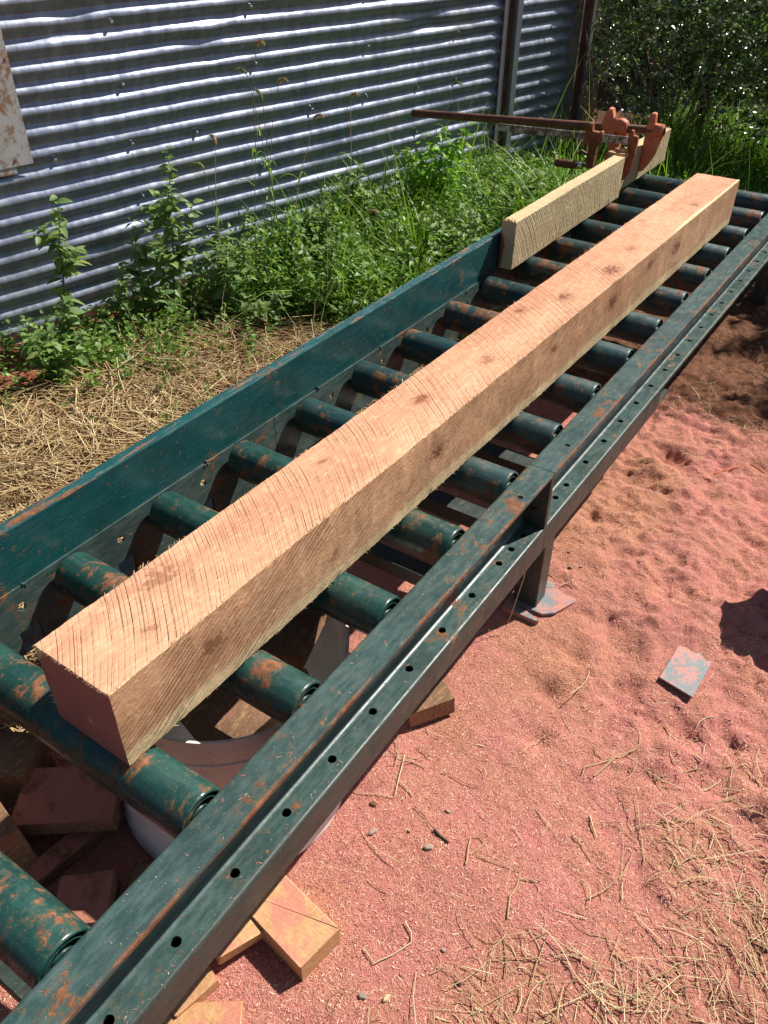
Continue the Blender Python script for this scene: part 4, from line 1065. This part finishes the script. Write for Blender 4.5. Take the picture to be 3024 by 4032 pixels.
# low leafy ground cover
def cover(name, label, N, xr, yr, fn, size, hmax, seed):
    r = np.random.default_rng(seed); cx = r.uniform(*xr, N); cy = r.uniform(*yr, N); k = (r.random(N) < fn(cx, cy)) & (wall_off(cx, cy) > .05); cx, cy = cx[k], cy[k]
    X = []; 
    P = []; AZ = []; EL = []; LL = []
    for a, b in zip(cx, cy):
        h = r.uniform(.25, 1)*hmax; m = int(4+h*60); ln = r.normal(0, .25, 2)
        z0 = float(gz(a, b))
        tt = np.linspace(.15, 1, m)
        px = a+ln[0]*h*tt+r.normal(0, .008, m); py = b+ln[1]*h*tt+r.normal(0, .008, m); pz = z0+h*tt
        P.append(np.stack([px, py, pz], -1)); AZ.append(np.arange(m)*2.4+r.uniform(0, 6)); EL.append(r.normal(.25, .35, m)); LL.append(size*r.uniform(.5, 1.25, m)*(1.15-.5*tt))
    P = np.concatenate(P); AZ = np.concatenate(AZ); EL = np.concatenate(EL); LL = np.concatenate(LL)
    o = leaves(name, P, LL, LL*.62, AZ, EL, M['cover']); return stuff(o, label, 'weeds')
cover('ground_weeds', 'low broad leaved weeds covering the ground along the fence', 5200, (-2.75, -1.3), (-.1, 2.4),
      lambda x, y: np.clip(.5-TB(x, y)*1.7, .02, 1)*np.clip(.4+1.5*(fbm(x*4, y*4, 2, 5)+.25), .05, 1)*np.clip((y+.1)/.3, .1, 1), .034, .15, 5)
cover('grass_weeds', 'broad leaved weeds mixed through the dense green grass', 2600, (-2.4, -1.1), (1.1, 3.2), lambda x, y: np.clip(.75-np.clip(TB(x, y), 0, 1)*np.clip(1.7-y, 0, 1)*2, 0, 1), .046, .32, 15)
cover('straw_weeds', 'small green seedlings sprouting through the trampled straw', 90, (-2.4, -1.25), (.0, 1.3), lambda x, y: np.clip(.9-TB(x, y)*1.0, .05, 1)*.8, .034, .07, 6)

# ------------------------------------------------------------------ single weeds, leaf by leaf
def leaf_mesh(name, L, W, mat, teeth=True):
    prof = [(0, .04), (.12, .55), (.22, .85), (.30, .80), (.38, 1.0), (.5, .90), (.56, .93), (.7, .62), (.76, .62), (.9, .22), (1, 0)]
    V = []; F = []
    for i, (t, w_) in enumerate(prof):
        zc = -.25*L*t*t
        V += [(t*L, -w_*W/2, zc+w_*W*.16), (t*L, 0, zc), (t*L, w_*W/2, zc+w_*W*.16)]
    for i in range(len(prof)-1):
        F += [(i*3, i*3+1, i*3+4, i*3+3), (i*3+1, i*3+2, i*3+5, i*3+4)]
    me = bpy.data.meshes.new(name); me.from_pydata(V, [], F); me.materials.append(mat); return me
LM = [leaf_mesh('weed_leaf', .060, .033, M['weed']), leaf_mesh('weed_leaf', .045, .024, M['weed']), leaf_mesh('bright_leaf', .075, .030, M['bright'])]
def weed(name, label, base, top, nleaf, lm, spread, seed, sizes=(.6, 1.3), branches=6, low=.1, profile=None):
    r = random.Random(seed); b = Vector(base); b.z = gz1(b.x, b.y); tp = Vector(top)
    root = thing(name, label, 'weed', tuple(b))
    tp = tp-b; H = tp.length
    mb = MB(); main = [tp*(i/6)+Vector((r.uniform(-1, 1), r.uniform(-1, 1), 0))*.008*(i > 0) for i in range(7)]
    mb.tube([Vector((0, 0, -.02))]+main[1:], [.0045, .004, .0036, .003, .0025, .0018, .001], 6)
    paths = [(main, 1.0)]
    for k in range(branches):
        t = r.uniform(low, .75); i = min(5, int(t*6)); p0 = main[i].lerp(main[i+1], t*6-i); a = r.uniform(0, 2*PI); ln = spread*(1.25-t)*r.uniform(.6, 1.2)
        q1 = p0+Vector((math.cos(a)*ln*.5, math.sin(a)*ln*.5, ln*.35)); q2 = p0+Vector((math.cos(a)*ln*.8, math.sin(a)*ln*.8, ln*.95))
        pts = [p0, p0.lerp(q1, .5), q1, q1.lerp(q2, .55), q2]; mb.tube(pts, [.0022, .002, .0017, .0013, .0008], 5); paths.append((pts, ln/H))
    st = mb.build('stem', M['stem'], root)
    tot = sum(p[1] for p in paths)
    for pts, wgt in paths:
        m = max(6, int(nleaf*wgt/tot))
        for j in range(m):
            t = (j+.5)/m; t = low*.6+(1-low*.6)*t if pts is main else .15+.85*t
            u = t*(len(pts)-1); i = min(len(pts)-2, int(u)); p = pts[i].lerp(pts[i+1], u-i)
            o = bpy.data.objects.new('leaf', lm); COL.objects.link(o); o.parent = root
            s = r.uniform(*sizes)*(1.25-.6*t)
            if profile: s *= profile(t)
            o.location = p; o.rotation_euler = (r.gauss(0, .35), r.gauss(-.15, .4), j*2.4+r.uniform(-.4, .4)); o.scale = (s, s, s)
    return root
weed('tall_weed', 'tallest leafy weed column standing against the corrugated fence', (-2.36, .83, 0), (-2.36, .93, .690), 285, LM[0], .15, 1, branches=18, low=.05)
weed('leafy_weed', 'bushy low weed filling the foot of the fence right of the tallest weed', (-2.24, 1.02, 0), (-2.22, 1.06, .34), 220, LM[0], .20, 2, branches=9)
weed('leaning_weed', 'sparse weed with drooping top leaves near the left edge of the fence', (-2.50, .38, 0), (-2.47, .46, .60), 100, LM[0], .14, 3, branches=6, sizes=(.7, 1.5))
weed('small_weed', 'small weed sprig between the leaning weed and the tallest weed', (-2.44, .62, 0), (-2.42, .66, .30), 90, LM[1], .09, 4, branches=4)
weed('short_weed', 'short slim weed just left of the tallest weed', (-2.40, .70, 0), (-2.44, .76, .44), 80, LM[0], .10, 5, branches=3)
weed('edge_weed', 'leafy weed at the left edge growing from the straw', (-2.30, .17, 0), (-2.33, .20, .20), 120, LM[0], .16, 6, branches=6)
weed('bright_weed', 'bright yellow green weed with pointed leaves rising above the grass', (-2.0, 2.42, 0), (-1.93, 2.34, .55), 270, LM[2], .30, 7, branches=16, sizes=(.7, 1.2), low=.3)
weed('mid_weed', 'dull green weed half hidden in the grass left of the bright one', (-2.1, 1.95, 0), (-2.08, 1.98, .30), 140, LM[0], .18, 8, branches=7)
weed('broad_weed', 'broad leaved weed clump between the tallest weed and the bright one', (-2.12, 1.45, 0), (-2.10, 1.50, .36), 220, LM[0], .22, 21, branches=12)
weed('guard_weed', 'broad leaved weed clump crowding the outside of the green guard', (-1.62, 1.85, 0), (-1.60, 1.88, .30), 200, LM[0], .22, 22, branches=12)
weed('wall_weed', 'leafy weed against the fence just left of the bright weed', (-2.22, 1.95, 0), (-2.20, 2.0, .42), 200, LM[0], .18, 23, branches=12)
weed('far_weed', 'leafy weed between the bright weed and the short yellow board', (-1.62, 2.55, 0), (-1.60, 2.6, .34), 180, LM[0], .22, 24, branches=10)
weed('front_weed', 'low weed spreading at the edge of the trampled straw', (-1.95, .95, 0), (-1.93, 1.0, .16), 110, LM[0], .16, 9, branches=7)
# foxtail grasses
def foxtail(label, base, top, droop, seed, mat='seed', nb=3):
    r = random.Random(seed); b = Vector(base); b.z = gz1(b.x, b.y); tp = Vector(top)-b
    root = thing('foxtail_grass', label, 'grass', tuple(b), 0, 'foxtail grasses')
    pts = [tp*(t)+Vector((0, 0, 1))*.06*math.sin(PI*t)+Vector((r.uniform(-1, 1), r.uniform(-1, 1), 0))*.006 for t in (0, .2, .4, .6, .8, 1)]
    mb = MB(); mb.tube(pts, [.0022, .0021, .0019, .0016, .0014, .0011], 5); mb.build('stem', M['drystem'] if mat == 'seed' else M['stem'], root)
    d = (pts[-1]-pts[-2]).normalized(); hd = Vector((droop, -abs(droop)*.4, 0)); hp = [pts[-1]]
    for i in range(7):
        d = (d+hd*.55+Vector((0, 0, -.28))*(i > 0)).normalized(); hp.append(hp[-1]+d*.0095)
    mb = MB(); mb.tube(hp, [.002, .004, .0048, .0048, .0045, .004, .003, .001], 7)
    for i in range(170):
        t = r.random()*6.9; j = int(t); p = hp[j].lerp(hp[j+1], t-j); ax = (hp[j+1]-hp[j]).normalized(); s = Vector((r.gauss(0, 1), r.gauss(0, 1), r.gauss(0, 1))); s = (s-ax*s.dot(ax)).normalized()
        q = p+s*.0042; mb.tube([q, q+s*.007+ax*.005], [.00045, .00015], 3, cap=False)
    mb.build('seed_head', M[mat], root)
    for k in range(nb):
        t = r.uniform(.25, .7); u = t*5; j = int(u); p = pts[j].lerp(pts[j+1], u-j); a = r.uniform(0, 2*PI); L = r.uniform(.10, .20)
        V = []; F = []
        for i in range(7):
            s = i/6; w_ = .0045*(1-s**2)+.0003; c = p+Vector((math.cos(a), math.sin(a), 0))*L*s*.7+Vector((0, 0, 1))*(L*.8*s-L*1.0*s*s); sd_ = Vector((-math.sin(a), math.cos(a), 0))*w_
            V += [tuple(c-sd_), tuple(c+Vector((0, 0, -w_*.5))), tuple(c+sd_)]
            if i: b_ = (i-1)*3; F += [(b_, b_+1, b_+4, b_+3), (b_+1, b_+2, b_+5, b_+4)]
        m2 = MB(); m2.add(V, F); m2.build('leaf_blade', M['grass'], root, True, 60, recalc=False)
foxtail('tallest foxtail with brown drooping head, before the middle of the fence', (-2.22, 1.20, 0), (-2.262, 1.375, .985), .5, 1)
foxtail('green foxtail head curling left, just left of the tallest foxtail', (-2.19, 1.40, 0), (-2.272, 1.325, .893), -.5, 2, 'seedgreen')
foxtail('brown foxtail just right of and below the tallest one', (-2.22, 1.26, 0), (-2.243, 1.47, .838), .4, 3)
foxtail('foxtail with a wide drooping tan head over the dense grass', (-2.06, 1.70, 0), (-2.162, 1.88, .73), .6, 4)
foxtail('tan foxtail leaning right out of the leafy weeds', (-2.16, 1.32, 0), (-2.206, 1.655, .675), .45, 5)
foxtail('pale foxtail leaning far right near the fence post', (-1.98, 2.25, 0), (-2.02, 2.56, .70), .9, 6, 'seedgreen')
foxtail('short green foxtail hanging at the left of the dense grass', (-2.28, 1.10, 0), (-2.30, 1.06, .58), -.3, 7, 'seedgreen')
foxtail('green foxtail with knotted head below the tallest one', (-2.2, 1.33, 0), (-2.245, 1.375, .79), -.15, 8, 'seedgreen')
foxtail('pale foxtail low in the grass close to the green guard', (-1.72, 1.62, 0), (-1.80, 1.58, .36), -.5, 9)
foxtail('thin foxtail with dry bent leaf right of the tallest weed', (-2.25, 1.0, 0), (-2.30, 1.13, .66), -.2, 10)

# ------------------------------------------------------------------ shrubs, tree and shed behind
shed = thing('dark_shed', 'dark shed wall of upright boards behind the tangled shrubs', 'shed', (0, 7.4, 0))
bm0 = None
for i in range(52):
    if bm0 is None:
        mb = MB(); mb.box((-.078, -.012, -.6), (.078, .012, 1.9), bev=.003); bm0 = mb.build('board', M['shed'], shed); o = bm0
    else: o = bm0.copy(); COL.objects.link(o)
    o.location = (-5.2+i*.16, random.uniform(-.012, .012), random.uniform(-.05, .05))
def shrub(name, label, c, rad, nt, seed, lsize=.024, mat='shrub', trunk=None, cat='shrub', nleaf=15, droop=.5, group=None):
    r = np.random.default_rng(seed); rr_ = random.Random(seed)
    root = thing(name, label, cat, (c[0], c[1], 0), 0, group)
    u = r.normal(size=(nt, 3)); u /= np.linalg.norm(u, axis=1)[:, None]; q = r.random(nt)**.45
    T = u*q[:, None]*np.array(rad)[None]; T[:, 2] += c[2]
    k = T[:, 2] > .06; T = T[k]; nt = len(T)
    mb = MB()
    base = [Vector((rr_.uniform(-.12, .12)*rad[0], rr_.uniform(-.12, .12)*rad[1], -.05)) for _ in range(6)]
    nb = 26
    for i in range(nb):
        e = Vector(T[i]); b = rr_.choice(base); m1 = b.lerp(e, .35)+Vector((rr_.gauss(0, .06), rr_.gauss(0, .06), .12)); m2 = b.lerp(e, .7)+Vector((rr_.gauss(0, .07), rr_.gauss(0, .07), .12))
        mb.tube([b, m1, m2, e], [.009, .0065, .004, .002], 5)
    P = []; AZ = []; EL = []; LL = []
    for i in range(nt):
        e = T[i]; a = r.uniform(0, 2*PI); L = r.uniform(.14, .38); dirn = np.array([math.cos(a), math.sin(a), r.uniform(-.2, .5)])
        tt = np.linspace(0, 1, nleaf)[:, None]
        path = e[None]+dirn[None]*L*(tt-.4)+np.array([0, 0, -1.0])[None]*droop*L*tt**2
        if i % 2 == 0: mb.tube([path[0], path[nleaf//2], path[-1]], [.0022, .0016, .0007], 3, cap=False)
        P.append(path+r.normal(0, .008, (nleaf, 3))); AZ.append(a+np.where(np.arange(nleaf) % 2 == 0, 1.0, -1.0)+r.normal(0, .6, nleaf)); EL.append(r.normal(-.05, .45, nleaf)); LL.append(lsize*r.uniform(.55, 1.3, nleaf))
    mb.build('branches', M['vine'] if trunk is None else trunk, root, True, 60, recalc=False)
    P = np.concatenate(P); AZ = np.concatenate(AZ); EL = np.concatenate(EL); LL = np.concatenate(LL); k = P[:, 2] > .01
    o = leaves('foliage', P[k], LL[k], LL[k]*.7, AZ[k], EL[k], M[mat], root); o['kind'] = 'stuff'
    return root
shrub('tangled_shrub', 'tangled small leaved shrub right behind the clamps', (-1.55, 4.85, .90), (.75, .45, .75), 480, 1, .042)
shrub('tangled_shrub', 'glossy small leaved shrub at the upper right corner', (-.65, 4.55, .95), (.75, .5, .85), 500, 2, .042)
shrub('tangled_shrub', 'dark shrub partly over the end of the corrugated fence', (-2.35, 5.2, 1.0), (.65, .45, .75), 330, 3, .036)
shrub('tangled_shrub', 'dark shrub beyond the right edge of the picture', (.35, 4.3, 1.0), (.8, .6, .95), 420, 4, .042)
shrub('unseen_hedge', 'unseen tall hedge top added to shade the shrubs from behind', (-.6, 6.6, 2.6), (2.6, .4, .6), 60, 5, .045, cat='hedge', nleaf=14)  # hedge top above the view, added to block sun from behind
tr = shrub('shade_tree', 'tree over the right side shading the dirt beyond the sawdust', (1.8, 4.85, 2.65), (1.3, 1.3, .85), 900, 6, .07, trunk=M['bark'], cat='tree', nleaf=14)
mb = MB(); mb.tube([(0, 0, -.1), (.03, 0, .8), (-.02, .05, 1.6), (.05, 0, 2.4)], [.08, .065, .055, .03], 12); mb.build('trunk', M['bark'], tr)
tk = thing('tree_trunk', 'upright reddish brown sapling trunk among the shrubs at the upper right', 'tree', (-1.33, 4.75, 0))
mb = MB(); mb.tube([(0, 0, -.05), (-.01, .05, .35), (-.05, .18, .8), (-.08, .3, 1.4), (-.05, .45, 2.4)], [.030, .027, .024, .022, .015], 10); mb.build('trunk', M['bark'], tk)
mb = MB(); mb.tube([(-.05, .18, .8), (.15, .2, 1.2), (.3, .3, 1.9)], [.014, .011, .006], 8); mb.build('limb', M['bark'], tk)
tk = thing('tree_trunk', 'leaning brown sapling trunk crossing behind the clamps to the upper left', 'tree', (-1.60, 4.85, 0))
mb = MB(); mb.tube([(0, 0, -.05), (-.12, .05, .3), (-.30, .14, .62), (-.48, .25, .95), (-.8, .4, 1.7)], [.022, .020, .018, .016, .009], 9); mb.build('trunk', M['bark'], tk)
mb = MB(); mb.tube([(-.12, .05, .3), (-.02, .1, .7), (-.1, .2, 1.3)], [.010, .009, .005], 7); mb.build('limb', M['bark'], tk)
VN = [([(-2.02, 3.75, 0), (-2.12, 3.8, .25), (-2.2, 3.78, .55), (-2.16, 3.8, .85), (-2.0, 3.9, 1.15)], .006, 'pale vine stem rising beside the end post, leftmost of the bare vines'),
      ([(-1.92, 3.85, 0), (-2.0, 3.95, .35), (-2.03, 3.95, .7), (-1.95, 3.95, 1.1)], .005, 'pale vine stem in front of the end post, right of the other bare vine'),
      ([(-1.85, 4.05, 0), (-1.78, 4.0, .35), (-1.90, 4.0, .7), (-2.05, 4.1, 1.0)], .004, 'thin arching vine stem crossing the end post'),
      ([(-1.2, 4.35, 0), (-1.15, 4.3, .3), (-1.28, 4.3, .6), (-1.2, 4.4, 1.0)], .005, 'thin pale stem between the two sapling trunks'),
      ([(-1.35, 4.0, 0), (-1.55, 4.05, .28), (-1.75, 4.15, .45), (-1.9, 4.2, .62)], .005, 'green leafy sprig arching above the clamps')]
for pts, r0, lab in VN:
    t = thing('vine_stem', lab, 'vine', pts[0]); b = Vector(pts[0]); P = [Vector(p)-b for p in pts]; Q = []
    for i in range(len(P)-1):
        for s in (0, .5): Q.append(P[i].lerp(P[i+1], s)+Vector((random.gauss(0, .008), random.gauss(0, .008), 0))*(s > 0))
    Q.append(P[-1]); mb = MB(); mb.tube(Q, [r0*(1-.5*i/len(Q)) for i in range(len(Q))], 6); mb.build('stem', M['vine'], t)
    for i, q in enumerate(Q[2:]*2):
        o = bpy.data.objects.new('leaf', LM[1]); COL.objects.link(o); o.parent = t; o.location = q; o.rotation_euler = (random.gauss(0, .4), random.gauss(0, .4), random.uniform(0, 6)); s = random.uniform(.6, 1.1); o.scale = (s, s, s)
# litter and dead stems under the shrubs and behind the right rail
n = 5200; x = RNG.uniform(-1.0, 1.5, n); y = RNG.uniform(1.25, 5.2, n); k = (RNG.random(n) < np.clip((y-1.2)*.9+.4*fbm(x*3, y*3, 2, 1), 0, 1)) & ~((x < -.25) & (y < 3.1)); x, y = x[k], y[k]; n = len(x)
az = RNG.uniform(0, 2*PI, n); el = np.abs(RNG.normal(0, .25, n)); d, _, _ = rot_frames(az, el); L = RNG.gamma(2.2, .035, n)+.01
o = straws('leaf_litter', np.stack([x, y, gz(x, y)+.004+np.sin(el)*L*.5], -1), d, L, RNG.uniform(.0008, .003, n), RNG.normal(0, .3, n), M['twig']); stuff(o, 'dark twigs and leaf litter on the shaded dirt at the right', 'litter')

# ------------------------------------------------------------------ single stalks, chips and pebbles on the sawdust
def stalk(pts, r, label, mat='straw_pale', name='dry_stalk', cat='straw'):
    P = [Vector((x, y, gz1(x, y)+.003+random.uniform(0, .003))) for x, y in pts]
    Q = []
    for i in range(len(P)-1):
        for s in (0, .5): Q.append(P[i].lerp(P[i+1], s)+(Vector((random.gauss(0, .0012), random.gauss(0, .0012), 0)) if s else Vector()))
    Q.append(P[-1]); mb = MB(); mb.tube(Q, [r*(1-.4*i/len(Q)) for i in range(len(Q))], 5); o = mb.build(name, M[mat]); return setp(o, label, cat)
stalk([(-.326, -.487), (-.308, -.533), (-.287, -.583), (-.288, -.592), (-.329, -.61), (-.368, -.628)], .0012, 'thin bent stalk running out from under the rail beside the tub')
stalk([(-.2985, -.551), (-.254, -.566)], .0013, 'short straight pale stalk near the bend of the thin stalk by the tub')
stalk([(-.235, -.478), (-.208, -.474), (-.178, -.472), (-.15, -.466)], .0011, 'slender stalk lying level above the chips in the middle of the sawdust', 'straw')
stalk([(-.090, -.635), (-.0966, -.616), (-.11, -.578), (-.095, -.566), (-.081, -.573), (-.0895, -.607), (-.0486, -.5996), (.0055, -.5886)], .0013, 'curled stalk with a loop and a long straight tail')
stalk([(.026, -.684), (.0106, -.645), (.0097, -.605), (.0346, -.592)], .0016, 'hooked pale stalk below the looped one')
stalk([(-.128, -.793), (-.108, -.803), (-.099, -.817), (-.116, -.855), (-.133, -.884), (-.164, -.872)], .0014, 'bent yellow stalk folded near the bottom of the sawdust')
stalk([(-.12, -.341), (-.111, -.308), (-.092, -.254)], .0010, 'fine straight stalk on the bare sawdust below the rail splice')
stalk([(.0145, -.3075), (.0115, -.291), (.064, -.22)], .0014, 'hooked stalk pointing at the steel plate')
stalk([(.0375, -.30), (.059, -.2286), (.0877, -.187)], .0018, 'thicker yellow stalk beside the hooked stalk below the steel plate')
stalk([(.158, -.218), (.208, -.16), (.295, -.093), (.333, -.05)], .0013, 'long stalk running to the right edge below the steel plate')
stalk([(.119, -.0735), (.1465, -.09), (.185, -.098)], .0017, 'stout pale stalk just below the steel plate')
stalk([(.169, -.154), (.1735, -.112), (.181, -.072), (.237, -.037)], .0014, 'forked looking stalk right of the stout one by the steel plate')
stalk([(.055, -.456), (.109, -.487)], .0011, 'fine pale stalk left of the big straw patch')
stalk([(.068, -.397), (.097, -.434)], .0018, 'short thick pale stalk above the fine one left of the straw patch')
stalk([(-.081, .99), (-.04, 1.042), (.007, 1.092), (.066, 1.073)], .0035, 'reddish twig lying on the pink sawdust near the right edge', 'orange', 'red_twig', 'twig')
stalk([(-.3155, .231), (-.275, .216), (-.236, .206)], .0013, 'dry stalk beside the leg of the roller table', 'straw')
stalk([(-.241, -.583), (-.209, -.592), (-.179, -.606)], .0008, 'thin brown stem of the dry seed head on the sawdust', 'twig')
stalk([(-.179, -.606), (-.16, -.611), (-.140, -.613)], .0035, 'brown dry seed head lying on the sawdust', 'twig', 'seed_head', 'seed head')
M['oldchip'] = simple('grey_brown_chip', (.36, .27, .20), .85, 0, 60)
def chip(x, y, r, label, mat='oldchip', name='wood_chip', cat='wood chip', h=.5, rz=0):
    r *= .8; mb = MB(); n = 6; pts = [(math.cos(2*PI*i/n)*r*random.uniform(.75, 1.2)*(1.4 if cat == 'wood chip' else 1), math.sin(2*PI*i/n)*r*random.uniform(.6, .9)) for i in range(n)]
    top = [(a*.7, b*.7, r*h) for a, b in pts]; mid = [(a, b, r*h*.55) for a, b in pts]; bot = [(a*.9, b*.9, -r*.3) for a, b in pts]
    vs = bot+mid+top; fs = [tuple(range(5, -1, -1)), tuple(range(12, 18))]+[(k*6+i, k*6+(i+1) % 6, (k+1)*6+(i+1) % 6, (k+1)*6+i) for k in range(2) for i in range(6)]
    mb.add(vs, fs); o = mb.build(name, M[mat], None, False); o.location = (x, y, gz1(x, y)+.002); o.rotation_euler = (0, 0, rz); return setp(o, label, cat)
chip(-.278, -.678, .010, 'elongated grey brown chip left of the square chip', rz=1.2)
chip(-.168, -.644, .010, 'squarish grey wood chip beside the dry seed head', rz=.7)
chip(-.179, -.551, .007, 'small pale chip above the dry seed head')
chip(-.313, -.627, .008, 'dark chip close to the tub below the rail', 'bark')
chip(-.219, -.636, .005, 'small round pebble between the two grey chips', 'stone', 'pebble', 'pebble')
chip(-.045, -.795, .007, 'smooth brown pebble right of the folded yellow stalk', 'stone', 'pebble', 'pebble')
chip(-.120, -.939, .009, 'flat grey chip near the bottom edge, left of its pair', 'vine', rz=.4)
chip(-.0845, -.918, .008, 'pale chip near the bottom edge, right of its pair', 'straw_pale', rz=1.4)
chip(.0055, -.827, .006, 'little brown chip near the lower straw patch', 'bark')
chip(-.274, .281, .009, 'grey pebble beside the leg of the roller table, left of the pair', 'stone', 'pebble', 'pebble')
chip(-.250, .295, .007, 'grey pebble beside the leg of the roller table, right of the pair', 'stone', 'pebble', 'pebble')
chip(-.307, .345, .005, 'tiny pebble on the orange sawdust behind the leg', 'stone', 'pebble', 'pebble')
wv = MB(); wv.tube([(-.300, .02, .235), (-.306, .018, .15), (-.312, -.015, .05), (-.315, -.036, .010), (-.330, -.061, .006), (-.354, -.056, .012)], .0009, 5)
setp(wv.build('thin_wire', M['straw_pale']), 'thin pale wire hanging from the rail down to the sawdust by the leg', 'wire')
